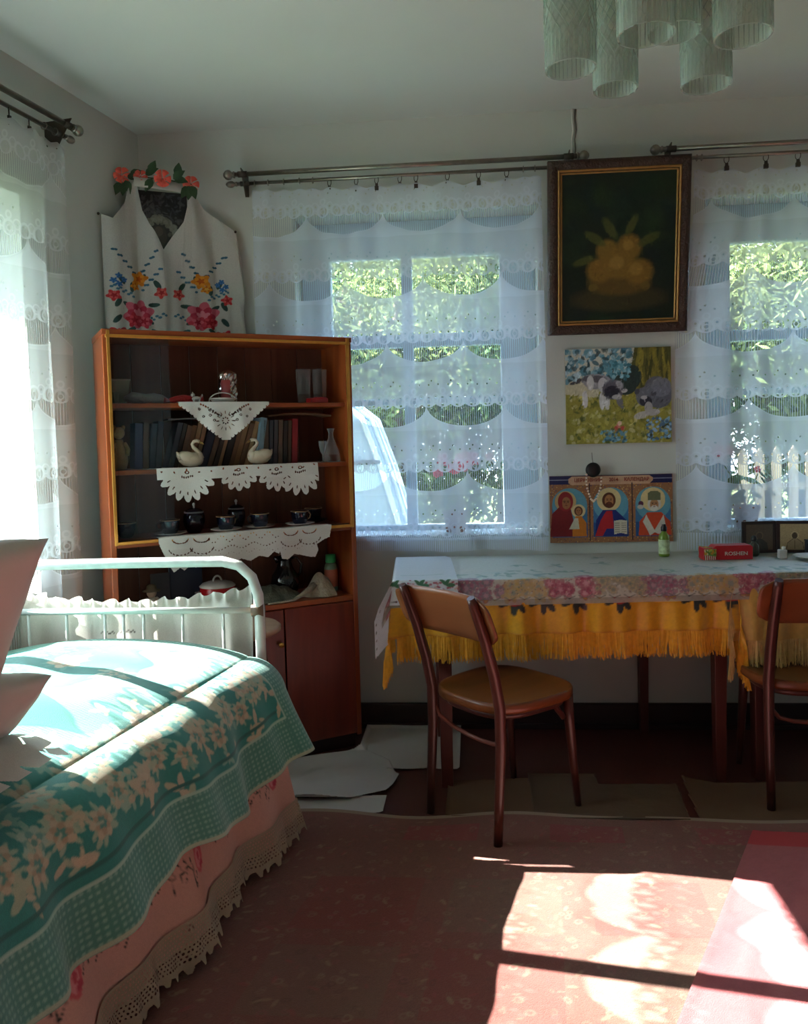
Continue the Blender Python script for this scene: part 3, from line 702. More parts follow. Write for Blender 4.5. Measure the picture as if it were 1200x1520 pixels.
# ------------------------------------------------------------ two tables end to end
TA = radians(4.2); T0 = Vector((-.29, 2.965, 0)); TZ = .775
def tabw(x, y, z): return Vector((T0.x+cos(TA)*x-sin(TA)*y, T0.y+sin(TA)*x+cos(TA)*y, z))
def tabn(x, y, z): return (T0.x+cos(TA)*x-sin(TA)*y, np.minimum(T0.y+sin(TA)*x+cos(TA)*y, YW-.004), z)
tw = wood('dark_red_table_wood', '3a1712', '57241a', 'Z', 10, .4)
def table(label, x0, L, D, legs, y0=.0):
    t = thing('table', label, 'table', tabw(x0, y0, 0), TA)
    obj('tabletop', MB().box((L/2, D/2, TZ-.012), (L, D, .022)), tw, t, bevel=.003)
    ins = .05
    for nm, c, d in (('apron', (L/2, ins, TZ-.07), (L-.2, .02, .09)), ('apron', (L/2, D-ins, TZ-.07), (L-.2, .02, .09)), ('apron', (.1, D/2, TZ-.07), (.02, D-.1, .09)), ('apron', (L-.1, D/2, TZ-.07), (.02, D-.1, .09))):
        obj(nm, MB().box(c, d), tw, t)
    for lx, ly, wd in legs:
        mb = MB(); h = wd/2; h2 = wd*.38
        mb.add([(lx+a*h2, ly+b*h2, 0) for b in (-1, 1) for a in (-1, 1)]+[(lx+a*h, ly+b*h, TZ-.02) for b in (-1, 1) for a in (-1, 1)], [(0, 2, 3, 1), (4, 5, 7, 6), (0, 1, 5, 4), (2, 6, 7, 3), (0, 4, 6, 2), (1, 3, 7, 5)], False)
        obj('leg', mb, tw, t, bevel=.002)
    return t
table('dark wooden table under the yellow cloth, left of the two', 0, 1.245, .57, [(.175, .03, .056), (1.205, .035, .05), (.175, .53, .05), (1.06, .53, .045)])
table('dark wooden table under the pale gold cloth, at the right edge', 1.262, 1.0, .485, [(.095, .035, .062), (.92, .04, .06), (.095, .44, .06), (.92, .44, .06)])
def drape(x0, x1, y0, y1, ol, or_, of, ob, z, fold, seed, flare=.10, bn=.0):
    """cloth over a rectangle of table: overhangs ol, or_, of (front), ob"""
    Wt, Ht = (x1-x0)+ol+or_, (y1-y0)+of+ob
    def pos(U, V):
        a = x0-ol+U*Wt; b = y0-of+V*Ht
        dl = np.clip(x0-a, 0, None); dr = np.clip(a-x1, 0, None); df = np.clip(y0-b, 0, None); db = np.clip(b-y1, 0, None)
        dx = np.maximum(dl, dr); dy = np.maximum(df, db)
        mx_, mn_ = np.maximum(dx, dy), np.minimum(dx, dy)
        drop = mx_+.50*mn_
        X_ = np.clip(a, x0, x1); Y_ = np.clip(b, y0, y1)
        sx_ = np.where(dl > 0, -1, 1)*(dx > 0); sy_ = np.where(df > 0, -1, 1)*(dy > 0)
        out = flare*mn_+.004*(drop > 0)
        wob = fold*np.clip(drop/.2, 0, 1)*(np.sin(a*31+1.5*np.sin(a*9+seed)+seed)+.6*np.sin(a*67+seed*2))*(1-np.clip(mn_/.08, 0, 1)*.7)
        wobx = fold*np.clip(drop/.2, 0, 1)*(np.sin(b*29+seed))
        X_ = X_+sx_*(out*1.2+.02*np.clip(drop/.1, 0, 1)+wobx*.6); Y_ = Y_+sy_*(out+.012*np.clip(drop/.1, 0, 1))+wob*(dy > 0)*-1
        rd = .012; dd = np.where(drop < rd, drop*.5, drop-rd*.5)
        Z_ = z-dd+.002*vnoise(a*5, b*5, int(seed))*(drop <= 0)
        return tabn(X_, Y_, Z_)
    return pos, Wt, Ht
def fringe(parent, m, posf, edgepts, length, n, seed):
    """hundreds of loose threads along the hem"""
    r = np.random.RandomState(seed); V = []; F = []
    for (ua, va, ub, vb, cnt) in edgepts:
        for i in range(cnt):
            t = (i+r.uniform(-.4, .4))/cnt; t = min(max(t, 0), 1); u, v = ua+(ub-ua)*t, va+(vb-va)*t
            p = Vector([float(c) for c in posf(np.array([[u]]), np.array([[v]])).__iter__()] if False else [float(np.asarray(c).reshape(-1)[0]) if np.ndim(c) else float(c) for c in posf(np.array([[u]]), np.array([[v]]))])
            L = length*r.uniform(.78, 1.05); dx, dy = r.uniform(-.010, .010), r.uniform(-.012, .006); wd = .0019; b = len(V)
            ang = r.uniform(-.5, .5); ox, oy = cos(ang)*wd, sin(ang)*wd
            mid = p+Vector((dx*.4, dy*.3, -L*.5)); e = p+Vector((dx, dy, -L))
            V += [(p.x-ox, p.y-oy, p.z+.004), (p.x+ox, p.y+oy, p.z+.004), (mid.x+ox, mid.y+oy, mid.z), (mid.x-ox, mid.y-oy, mid.z), (e.x+ox*.6, e.y, e.z), (e.x-ox*.6, e.y, e.z)]
            F += [(b, b+1, b+2, b+3), (b+3, b+2, b+4, b+5)]
    mb = MB(); mb.add(V, F, True); o = obj('fringe', mb, m, parent); o['kind'] = 'stuff'; return o
# yellow satin cloth with dark leaved roses just under the sheer cover
YC = 'dfa40e'
posy, Wy, Hy = drape(0, 1.235, 0, .575, .195, .235, .205, 0, TZ+.004, .012, 1.0, .08)
cvy = Cv(Wy, Hy, 420, YC); cvy.noise(.04, 1)
for x, red in ((.30, 0), (.44, 0), (.63, 1), (.74, 0), (.86, 0), (1.02, 1), (1.30, 0), (1.42, 1)):
    y = .135
    for a in (.6, 2.4, 3.6, 5.4, 4.7): cvy.leaf(x, y-.0, .062, a, '1d2a26')
    if red: cvy.ell(x, y+.01, .042, .036, 'c22320'); cvy.ell(x+.006, y+.012, .018, .014, 'e0503c')
cvy.line([(0, .004), (Wy, .004)], .010, 'c9820c')
satin = attrmat('yellow_satin', .38, .12, 60, spec=.6, sheen=.4, transl=.12)
ty = grid('tablecloth', 330, 170, posy, cvy, satin); tag(ty, 'yellow satin tablecloth with long fringe on the left table', 'tablecloth')
fy = mat('yellow_silk_fringe', 'dd9f1a', .6, .15, 60, sheen=.3)
fringe(ty, fy, posy, [(0, 0, 1, 0, 1500), (0, 0, 0, .98, 520), (1, 0, 1, .98, 420)], .092, 0, 3)
posg, Wg, Hg = drape(1.262, 2.255, -.005, .5, .11, .1, .25, 0, TZ+.008, .011, 4.0, .10)
cvg = Cv(Wg, Hg, 150, 'c9a24e'); cvg.noise(.05, 2)
tg = grid('tablecloth', 260, 150, posg, cvg, attrmat('pale_gold_satin', .4, .12, 60, spec=.6, sheen=.4, transl=.15)); tag(tg, 'pale gold satin tablecloth with cream fringe on the right table', 'tablecloth')
fringe(tg, mat('cream_gold_fringe', 'c6a464', .6, .15, 60), posg, [(0, 0, 1, 0, 1100), (0, 0, 0, .98, 420)], .095, 0, 5)
# sheer flowered cover over both tables
posf_, Wf, Hf = drape(.005, 2.24, -.008, .585, .12, .1, .10, 0, TZ+.0135, .003, 2.0, .30)
cvf = Cv(Wf, Hf, 420, 'b4b6ac', .96); cvf.noise(.03, 3)
rr = random.Random(9)
for i in range(330):                # blossoms in the border
    x = rr.uniform(.0, Wf); y = rr.uniform(.030, .118)
    base = int(x/.17) % 4; c = (('8e3f58', 'a86474', 'c49aa0'), ('8c8878', 'b0a27c', '6f7f78'), ('93506c', '6f7a80', 'b08a94'), ('b39a5c', 'a89c84', '7c8f88'))[base]
    cvf.flower(x, y, rr.uniform(.012, .030), c, rr.choice((5, 6, 7)), o=.62)
for i in range(700):
    x = rr.uniform(0, Wf); y = rr.uniform(.03, .125); cvf.ell(x, y, .003, .002, rr.choice(('6a2f48', 'b77c86', '5c6f68', 'cfc0a8', '4a5a58')), rr.uniform(0, 3), .7)
for x in np.arange(.02, Wf, .055): cvf.line([(x, .028), (x+.018, .018), (x+.04, .026)], .004, '5f6a64', .8)
for i in range(46):                 # green sprigs on the top
    x = rr.uniform(.05, Wf); y = rr.choice((rr.uniform(.17, .24), rr.uniform(.2, .6)))
    for q in range(4): cvf.leaf(x, y, rr.uniform(.03, .06), rr.uniform(0, 6), rr.choice(('4f7a64', '6c8c7c', '587f86')), .6)
for i in range(30): cvf.ell(rr.uniform(0, Wf), rr.uniform(.2, .7), .05, .02, rr.choice(('9cb0ac', 'a9a294', 'c4c0b4')), rr.uniform(0, 3), .35, soft=1)
cvf.a[:int(.022*420), :, 3] = .55
tf_ = grid('table_cover', 900, 280, posf_, cvf, attrmat('sheer_flowered_cover', .45, .1, 90, spec=.5, holes=True)); tag(tf_, 'sheer white table cover with a flowered border lying over both tables', 'tablecloth')
# small white cloth over the left end
posw, Ww, Hw = drape(-.004, .43, -.014, .575, .235, .0, .095, 0, TZ+.019, .004, 3.0, .45)
cvt = Cv(Ww, Hw, 420, 'd4d9de', .97)
for k in range(5):
    for q in range(26): cvt.ell(.235+.04+k*.095+rr.gauss(0, .022), .068+rr.gauss(0, .014), .005, .004, rr.choice(('b04a5e', 'c98088', 'a43a52', 'd9b8a8')), 0, .85)
    for q in range(3): cvt.leaf(.235+k*.095, .07, .035, q*1.1, '4c7a5c')
for x in np.arange(0, Ww, .03): cvt.ell(x, .012, .004, .004, '8a8e90', al=.2)
cvt.line([(.26, .2), (.34, .19), (.42, .21)], .006, '7fa09a', .6)
def posw2(U, V):
    p = posw(U, V); return p
def keepw(U, V): return (U*Ww < (Ww-.20*np.clip(1-V*1.15, 0, 1)**0-.0)) & (U*Ww < Ww-.22*np.clip((V-.12)/.88, 0, 1))
tw_ = grid('table_runner', 300, 280, posw2, cvt, attrmat('thin_white_cotton', .75, .15, 300, transl=.2, holes=True), keep=keepw); tag(tw_, 'thin white cloth over the left end of the table, one corner hanging down', 'tablecloth')

# ------------------------------------------------------------ chairs
ply = wood('orange_brown_plywood', '744628', '905836', 'X', 7, .33); dk = wood('dark_bentwood', '3b1e1a', '552c24', 'Z', 9, .3)
seatw = wood('worn_seat_wood', '5a3216', '7c4624', 'Y', 7, .32)
def chair(label, loc, rz):
    """x right, y forwards; rear legs at y=0"""
    c = thing('dining_chair', label, 'chair', loc, rz, None)
    hw = .165
    for s in (-1, 1):
        obj('rear_leg', MB().tube([(s*hw, -.01, 0), (s*hw, .0, .15), (s*hw, .012, .32), (s*hw, .012, .45), (s*hw*1.005, -.012, .56), (s*hw*1.01, -.05, .68), (s*hw*1.015, -.098, .80), (s*hw*1.015, -.108, .822)], [.0145, .016, .018, .019, .019, .018, .016, .013], 12), dk, c)
        obj('front_leg', MB().tube([(s*.155, .405, 0), (s*.15, .39, .15), (s*.145, .375, .32), (s*.143, .37, .435)], [.0115, .0145, .018, .019], 12), dk, c)
        obj('bracket', MB().tube([(s*.14, .352, .33), (s*.12, .315, .39), (s*.09, .26, .43)], [.010, .011, .010], 8), dk, c)
    # seat: rounded trapezoid, thick bowed rim
    n = 72; prof = []
    for k in range(n):
        a = 2*pi*k/n; e = .42; ca, sa = cos(a), sin(a)
        x = .205*np.sign(ca)*abs(ca)**(2*e*.75); y = .205*np.sign(sa)*abs(sa)**(2*e*.75)
        x *= 1+.07*(y/.2); prof.append((float(x), float(y)+.197))
    mb = MB(); ls = [(.90, .418), (.985, .420), (1.0, .428), (1.0, .446), (.985, .452), (.94, .4515), (.80, .447), (.5, .442), (.2, .440), (.02, .440)]
    vs = [((p[0])*f_, (p[1]-.197)*f_+.197, z) for f_, z in ls for p in prof]
    mb.add(vs, [(i*n+k, i*n+(k+1) % n, (i+1)*n+(k+1) % n, (i+1)*n+k) for i in range(len(ls)-1) for k in range(n)]+[tuple(range(n))[::-1], tuple((len(ls)-1)*n+k for k in range(n))])
    obj('seat', mb, seatw, c)
    obj('seat_ring', MB().tube([(p[0]*.82, (p[1]-.197)*.82+.197, .405) for p in prof[::2]], .014, 8, closed=True), dk, c)
    # bowed back panel
    mb = MB(); nu, nv = 26, 8; wd = .225
    vs = []
    for side in (0, 1):
        for j in range(nv+1):
            for i in range(nu+1):
                a = i/nu*2-1; b = j/nv*2-1
                ex_ = 1-.05*max(0, abs(b)-.35)**2*2.2
                h = .078*(1-.28*max(0, abs(a)-.78)/.22*abs(b))
                z = .742+b*h-.012*(1-a*a)*(1 if b < 0 else .2)
                x = a*wd*ex_; y = -.077-(z-.742)*.42+.045*(1-a*a)-.02*0+(.011 if side == 0 else 0)
                vs.append((x, y-.0, z))
    m_ = (nu+1)*(nv+1); fs = []
    for j in range(nv):
        for i in range(nu):
            p = j*(nu+1)+i; fs.append((p, p+nu+1, p+nu+2, p+1)); fs.append((m_+p, m_+p+1, m_+p+nu+2, m_+p+nu+1))
    for i in range(nu): fs += [(i, i+1, m_+i+1, m_+i), (nv*(nu+1)+i+1, nv*(nu+1)+i, m_+nv*(nu+1)+i, m_+nv*(nu+1)+i+1)]
    for j in range(nv): fs += [((j+1)*(nu+1), j*(nu+1), m_+j*(nu+1), m_+(j+1)*(nu+1)), (j*(nu+1)+nu, (j+1)*(nu+1)+nu, m_+(j+1)*(nu+1)+nu, m_+j*(nu+1)+nu)]
    mb.add(vs, fs); o = obj('backrest', mb, ply, c)
    # bent hoop between the rear legs under the seat
    obj('hoop_stretcher', MB().tube([(-.155, .012, .385), (-.15, .03, .345), (-.115, .062, .305), (-.06, .082, .285), (0, .088, .279), (.06, .082, .285), (.115, .062, .305), (.15, .03, .345), (.155, .012, .385)], .0075, 10), wood('hoop_wood', '6c3c30', '8a5444', 'X', 8, .35), c)
    return c
ch1 = chair('bentwood chair with curved plywood back, pulled out and turned, in the middle', (-.05, 2.672, 0), atan2(.69, .72)-pi/2)
ch2 = copy_tree(ch1); ch2.location = (1.17, 2.83, 0); ch2.rotation_euler.z = radians(-2); ch2['label'] = 'bentwood chair cut by the right edge, tucked under the gold cloth'
# ------------------------------------------------------------ floor coverings
RX0, RX1, RY0, RY1 = -.66, 1.9, -.6, 2.765
cvr = Cv(RX1-RX0, RY1-RY0, 300, '84564b'); cvr.noise(.10, 1)
rr = random.Random(3)
Wr, Hr = RX1-RX0, RY1-RY0
for k in range(60): cvr.ell(rr.uniform(0, Wr), rr.uniform(0, Hr), rr.uniform(.08, .3), rr.uniform(.05, .2), rr.choice(('8a3a36', '7a5244', '6e4438', '8d5248')), 0, .35, soft=1)
for i in range(int(Wr/.235)+1):                          # pale panels and red blocks along the far border
    x = .43+i*.235
    if i % 2 == 0: cvr.poly([(x, Hr-.19), (x+.235, Hr-.19), (x+.235, Hr-.075), (x, Hr-.075)], '9a3b42', .55)
for i in range(7):
    for j in range(9):                                  # faded checker of medallion blocks
        x, y = .25+i*.38, .05+j*.33
        if (i+j) % 2 == 0: cvr.poly([(x, y), (x+.3, y), (x+.3, y+.26), (x, y+.26)], '8f3c38', .40)
        else: cvr.poly([(x, y), (x+.3, y), (x+.3, y+.26), (x, y+.26)], '7c6a58', .30)
for i in range(5200):                                   # worn curling vine pattern
    x, y = rr.uniform(0, Wr), rr.uniform(0, Hr-.06); r = rr.uniform(.006, .013); c = rr.choice(('a08470', '967664', '8d6a58', '9c5c5a', '6a463c'))
    cvr.ell(x, y, r, r*rr.uniform(.5, 1), c, rr.uniform(0, 3), .42, ring=.5)
for i in range(2200): cvr.leaf(rr.uniform(0, Wr), rr.uniform(0, Hr-.04), rr.uniform(.012, .03), rr.uniform(0, 6), rr.choice(('a98a70', '94705e', 'a3504e')), .45)
cvr.poly([(0, Hr-.022), (Wr, Hr-.022), (Wr, Hr+.01), (0, Hr+.01)], 'a08a76'); cvr.poly([(0, -.1), (.02, -.1), (.02, Hr), (0, Hr)], 'a08a76')
def rug(U, V):
    x = RX0+U*Wr; y = RY0+V*Hr
    e = sstep(.93, 1, V)
    y = y+e*(.012*np.sin(x*5.5)+.010*np.sin(x*11+1))-.03*U*e
    x = x+(1-sstep(0, .06, U))*.010*np.sin(y*6)-.22*(1-U)**2*np.clip(RY1-.05-y, 0, None)
    return (x, y, .008+.004*e*(1+np.sin(x*9))+.0015*vnoise(x*4, y*4, 3)*0+.003*(1-sstep(0, .02, U))*0)
o = grid('rug', 760, 980, rug, cvr, attrmat('worn_red_carpet_pile', .95, .5, 420, spec=.1, sheen=.2)); tag(o, 'worn red and brown patterned rug covering the middle of the floor', 'rug')
# pinkish red runner on top of it, at the right
cvn = Cv(.9, 3.0, 160, 'b25c5e'); cvn.noise(.05, 2)
for k in range(40): cvn.ell(rr.uniform(0, .9), rr.uniform(0, 3), rr.uniform(.02, .05), rr.uniform(.1, .3), rr.choice(('c25a5e', 'a83c44', 'c87676')), 0, .4, soft=1)
cvn.poly([(0, 2.9), (.9, 2.9), (.9, 3.02), (0, 3.02)], 'c02c30')
def runner(U, V):
    s = 3.0*(1-V); x0, y0 = .885, 2.655; dx, dy = -.46, -.888
    t = .9*U; x = x0+dx*s+(.888)*t; y = y0+dy*s+(-.46)*t*.12
    return (x, y, .0145+.002*np.sin(s*9+t*6)+.003*(1-sstep(0, .04, U)))
o = grid('floor_runner', 120, 300, runner, cvn, attrmat('red_runner_weave', .9, .35, 350, sheen=.2)); tag(o, 'pinkish red floor runner lying over the rug, lower right', 'rug')
# sheets of paper and cardboard
paper = mat('crumpled_white_paper', 'c9c5c0', .6, .04, 5, .5, bscale=6); card = mat('flattened_cardboard', '6f543f', .85, .08, 6, .3); card2 = mat('grey_brown_cardboard', '66513f', .85, .08, 6, .3)
def sheet(name, label, cat, pts, z, m, curl=.0, seed=1, n=46, group=None, t=.0):
    xs = [p[0] for p in pts]; ys = [p[1] for p in pts]; x0, x1, y0, y1 = min(xs), max(xs), min(ys), max(ys)
    def pos(U, V):
        x, y = x0+(x1-x0)*U, y0+(y1-y0)*V
        return (x, y, z+curl*(vnoise(x*7, y*7, seed)*.35+.35)*.5+curl*sstep(.86, 1, np.maximum(np.abs(U*2-1), np.abs(V*2-1)))**2)
    def inside(U, V):
        X_, Y_ = x0+(x1-x0)*U, y0+(y1-y0)*V; m_ = np.zeros(X_.shape, bool); k = len(pts); j = k-1
        for i in range(k):
            xi, yi = pts[i]; xj, yj = pts[j]
            if yi != yj: m_ ^= ((yi > Y_) != (yj > Y_)) & (X_ < (xj-xi)*(Y_-yi)/(yj-yi)+xi)
            j = i
        return m_
    o = grid(name, n*3, n*3, pos, None, m, keep=inside, thick=t); tag(o, label, cat, group); return o
sheet('paper_sheet', 'big crumpled sheet of white paper in front of the cabinet base', 'paper', [(-.80, 3.20), (-.49, 3.34), (-.36, 3.22), (-.30, 3.02), (-.345, 2.93), (-.47, 2.86), (-.62, 2.84), (-.75, 2.86), (-.82, 3.05)], .012, paper, .022, 4, t=.0008)
sheet('paper_sheet', 'white paper sheet against the far wall behind the table leg', 'paper', [(-.50, 3.60), (-.07, 3.60), (-.07, 3.13), (-.20, 3.15), (-.36, 3.12), (-.50, 3.35)], .006, paper, .012, 9, t=.0008)
sheet('paper_sheet', 'small white paper sheet with a dark feather mark beside the bed foot', 'paper', [(-.74, 2.88), (-.335, 2.90), (-.335, 2.77), (-.62, 2.765), (-.655, 2.62), (-.70, 2.5), (-.75, 2.6)], .003, paper, .006, 2, t=.0008)
mb = MB(); mb.tube([(-.69, 2.70, .009), (-.67, 2.735, .010), (-.645, 2.765, .010)], [.002, .007, .002], 6); o = obj('feather', mb, mat('dark_feather', '33343a', .7)); tag(o, 'small dark feather lying on the white paper by the bed', 'feather')
for lb, pts, z, m_ in (('left sheet of flattened cardboard under the chair', [(-.115, 3.04), (.19, 3.06), (.20, 2.74), (-.12, 2.745)], .004, card),
                       ('cardboard piece with a square tab under the chair front leg', [(.19, 3.10), (.445, 3.10), (.45, 3.02), (.735, 3.02), (.71, 2.73), (.19, 2.73)], .006, card2),
                       ('long cardboard sheet to the right of the dark floor gap', [(.765, 3.10), (.90, 3.04), (1.35, 3.07), (1.9, 3.06), (1.9, 2.69), (.735, 2.715)], .004, card)):
    sheet('cardboard_sheet', lb, 'cardboard', pts, z, m_, .006, int(z*1000), t=.002, group=None)

# ------------------------------------------------------------ icon corner: picture, towel, garland
ic = thing('icon', 'dark religious picture half hidden by the embroidered towel in the corner', 'picture', (-1.352, 3.525, 2.16))
ia = atan2(3.56-3.45, -1.24+1.45); ic.rotation_euler = (radians(-7), 0, ia)
cvi = Cv(.24, .30, 700, '2b2d31')
for k in range(140): cvi.ell(rr.uniform(.02, .22), rr.uniform(.16, .29), rr.uniform(.004, .02), rr.uniform(.002, .008), rr.choice(('4a4f57', '5f666b', '20242a', '6f7374')), rr.uniform(0, 3), .6)
for a in np.linspace(-.2, pi+.2, 26):
    for q in range(5): cvi.ell(.115+cos(a)*.068+rr.gauss(0, .007), .115+sin(a)*.06+rr.gauss(0, .007), .011, .008, rr.choice(('8d9085', '9aa096', '777a70')), rr.uniform(0, 3), .7)
cvi.ell(.115, .10, .035, .045, '3f3b38'); cvi.ell(.115, .12, .018, .022, '5a524a')
g = grid('picture', 120, 150, lambda U, V: (-.12+.24*U, -.012+0*U, -.0+.30*V-.02), cvi, attrmat('icon_print', .4, .0, 100, spec=.5)); g.parent = ic
obj('backing_box', MB().box((0, .012, .13), (.25, .04, .31)), mat('dark_icon_box', '3a2c24', .6), ic, bevel=.003)
tw = [(-1.53, 3.325, 147), (-1.482, 3.40, 172), (-1.432, 3.455, 197), (-1.375, 3.475, 220), (-1.342, 3.495, 236), (-1.29, 3.525, 257), (-1.225, 3.56, 281), (-1.14, 3.60, 312), (-1.04, 3.612, 347), (-1.015, 3.615, 358)]
tpx = np.array([p[2] for p in tw]); tx = np.array([p[0] for p in tw]); ty_ = np.array([p[1] for p in tw])
# towel heights along its width: shoulders pinned to the walls, a V-shaped neck in the middle
hx = np.array([147, 160, 180, 186, 194, 197.5, 198, 204, 212, 222, 236, 248, 258, 266, 272, 278, 279, 284, 300, 330, 347, 358])
hz = np.array([2.29, 2.275, 2.36, 2.42, 2.455, 2.455, 2.455, 2.33, 2.27, 2.225, 2.165, 2.215, 2.255, 2.29, 2.36, 2.45, 2.45, 2.425, 2.36, 2.29, 2.262, 2.12])
cvh = Cv(211, .75, 1, 'cfcdc8')
cvh = Cv(2.11, 2.75, 300, 'cbc9c3'); cvh.noise(.02, 2)
def emb(cx, flip):
    f = -1 if flip else 1
    P = lambda dx, dy: (cx+f*dx*.86, .10+dy*2.7)
    def fl(dx, dy, r, cols, n=6): x, y = P(dx, dy); cvh.flower(x, y, r*1.3, cols, n, squash=.9)
    for dx, dy, a in ((-.28, .20, 0), (.30, .34, 1), (-.20, .10, .5), (.16, .04, 2.5), (-.33, .32, 1), (.36, .20, 2), (-.1, .36, 1.9), (.02, .37, 1.2), (.20, .19, .6), (.38, .10, 2.2), (.12, .30, 1.6), (-.05, .02, 2.8)):
        x, y = P(dx, dy); cvh.ell(x, y, .085, .036, '1f4a45', a*f, .95)
    for (x0, y0), (x1, y1), c in (((-.05, .38), (-.32, .53), '2d5f78'), ((.08, .40), (.42, .52), '2d5f78'), ((-.10, .30), (-.4, .42), '3f6f8c'), ((.1, .25), (.45, .30), '4a7a94'), ((-.1, .1), (-.48, .14), '4a7a94')):
        for q in range(9):
            t = q/8; x, y = P(x0+(x1-x0)*t, y0+(y1-y0)*t); cvh.ell(x, y+.02*(1 if q % 2 else -1), .024, .020, c)
    for dx, dy in ((.26, .34), (.34, .36), (.42, .33), (.34, .31)): fl(dx, dy, .038, ('2f64a8', '4f86c0', '2f64a8'), 5)
    fl(-.03, .36, .10, ('e08a2a', 'ee9c30', 'd0641e'), 5); fl(.06, .31, .06, ('e79a30', 'd0701e', 'e8b050'), 5)
    fl(0, .14, .19, ('d8687c', 'c23850', 'e48a9a'), 6); fl(.10, .10, .10, ('c02c3c', 'd84a58', 'a82030'), 5); fl(-.10, .10, .10, ('cc4054', 'e06a7c', 'b02a3c'), 5)
    fl(.42, .24, .075, ('d03a40', 'e06060', 'b02a30'), 5); fl(-.40, .27, .075, ('d84a48', 'e87068', 'b83434'), 5); fl(.36, -.0, .12, ('c4303c', 'dc5460', 'a02030'), 5)
    x, y = P(-.33, .03); cvh.ell(x, y, .10, .04, '2f6a78', .6*f)
emb(.48, True); emb(1.46, False)
cvh.poly([(.0, 0), (.10, 0), (.12, .25), (0, .25)], 'cbc9c3', .0)
def towel(U, V):
    p = 147+211*U; zt = np.interp(p, hx, hz); zb = 1.762; z = zb+(zt-zb)*V
    x = np.interp(p, tpx, tx); y = np.interp(p, tpx, ty_)
    k = .012*np.sin(p*.11+2.2*V)*(.3+V*.7)+.008*np.sin(p*.27+1.5)*(1-V)+.02*np.exp(-((p-236)/7)**2)*(1-V)*.6
    g_ = .010*np.sin((p-147)*.06*(1+V))
    nx, ny = .62, -.78
    lean = .035*sstep(.2, 1, V)*np.exp(-((p-238)/45)**2)
    return (x+nx*(k+g_+lean+.018), y+ny*(k+g_+lean+.018), z)
def twuv(U, V):
    p = 147+211*U; zt = np.interp(p, hx, hz); return U*2.11, (V*(zt-1.762))*3.85
o = grid('embroidered_towel', 420, 260, towel, cvh, attrmat('white_linen_towel', .85, .2, 220, transl=.15), uvs=twuv); tag(o, 'white towel embroidered with red and orange flowers, draped in the corner above the cabinet', 'towel')
mb = MB(); tb = []
for t in np.linspace(0, 1, 12): p = 193+88*t; tb.append(Vector((np.interp(p, tpx, tx)+.03, np.interp(p, tpx, ty_)-.045, 2.445-.012*t)))
mb.add([v+Vector((0, 0, -.02)) for v in tb]+[v+Vector((0, 0, .02)) for v in tb]+[v+Vector((-.03, .05, .024)) for v in tb], [(i+k*12, i+1+k*12, i+13+k*12, i+12+k*12) for i in range(11) for k in (0, 1)])
b_ = obj('top_band', mb, mat('white_linen_band', 'c8c6c0', .85, .03, 20), o)
for px_, py_, pz_ in ((-1.535, 3.32, 2.287), (-1.04, 3.618, 2.262)):
    n_ = obj('nail', MB().ell((px_+.008, py_-.02, pz_), (.006, .006, .006), 8, 6), MATS['dark_aged_metal']); tag(n_, 'small dark nail pinning the '+('left' if px_ < -1.2 else 'right')+' shoulder of the embroidered towel', 'nail')
coral = mat('coral_fabric_rose', 'e8604c', .7, .12, 40, sheen=.3); leafg = mat('fabric_leaf_green', '2c4a2a', .7, .15, 30)
ga = thing('flower_garland', 'garland of coral cloth roses and green leaves over the corner picture', 'garland', (-1.34, 3.48, 2.46))
def rose(c, r, nrm, parent, m, seed):
    q = random.Random(seed); mb = MB(); Z_ = Vector(nrm).normalized(); A_ = Z_.cross(Vector((0, 0, 1))).normalized(); B_ = Z_.cross(A_)
    for ring_, (nn, rr_, up_) in enumerate(((6, 1.0, .0), (5, .72, .25), (4, .45, .45), (3, .22, .6))):
        for k in range(nn):
            a = 2*pi*k/nn+ring_*.5+q.uniform(-.1, .1); vs = []; n1, n2 = 5, 4
            for j in range(n2+1):
                for i in range(n1+1):
                    t = j/n2; s_ = (i/n1-.5)*1.5*(.4+.8*t)*(1-.35*t*t)
                    ang = a+s_*.75; rad_ = r*rr_*(.15+.85*t); h = r*(up_*(t**.6)+.18*t*t*cos(s_*3)-.12*t**4*(1.6 if ring_ == 0 else .6))
                    vs.append(Vector(c)+(A_*cos(ang)+B_*sin(ang))*rad_+Z_*h)
            mb.add(vs, [(j*(n1+1)+i, j*(n1+1)+i+1, (j+1)*(n1+1)+i+1, (j+1)*(n1+1)+i) for j in range(n2) for i in range(n1)])
    return obj('rose', mb, m, parent)
def wleaf(c, d, L, wd, m, parent, name='leaf', curl=.2):
    d = Vector(d).normalized(); s_ = d.cross(Vector((.3, -1, .2))).normalized(); n_ = s_.cross(d); vs = []
    for t in (0, .2, .45, .7, .9, 1):
        w_ = wd*sin(pi*min(1, t**.8*.97+.02)); 
        for q in (-1, 0, 1): vs.append(Vector(c)+d*L*t+s_*w_*q+n_*(-.25*w_*abs(q)*-1+curl*L*t*t*-1))
    return obj(name, MB().add(vs, [(j*3+i, j*3+i+1, j*3+i+4, j*3+i+3) for j in range(5) for i in range(2)]), m, parent)
ga_pts = [(-.135, -.05, .025), (-.05, -.055, .012), (.045, -.05, .0), (.145, .02, -.006)]
for k, (x, y, z) in enumerate(ga_pts): rose((x, y, z), .036 if k != 1 else .03, (.35, -1, .1 if k != 2 else -.3), ga, coral, k)
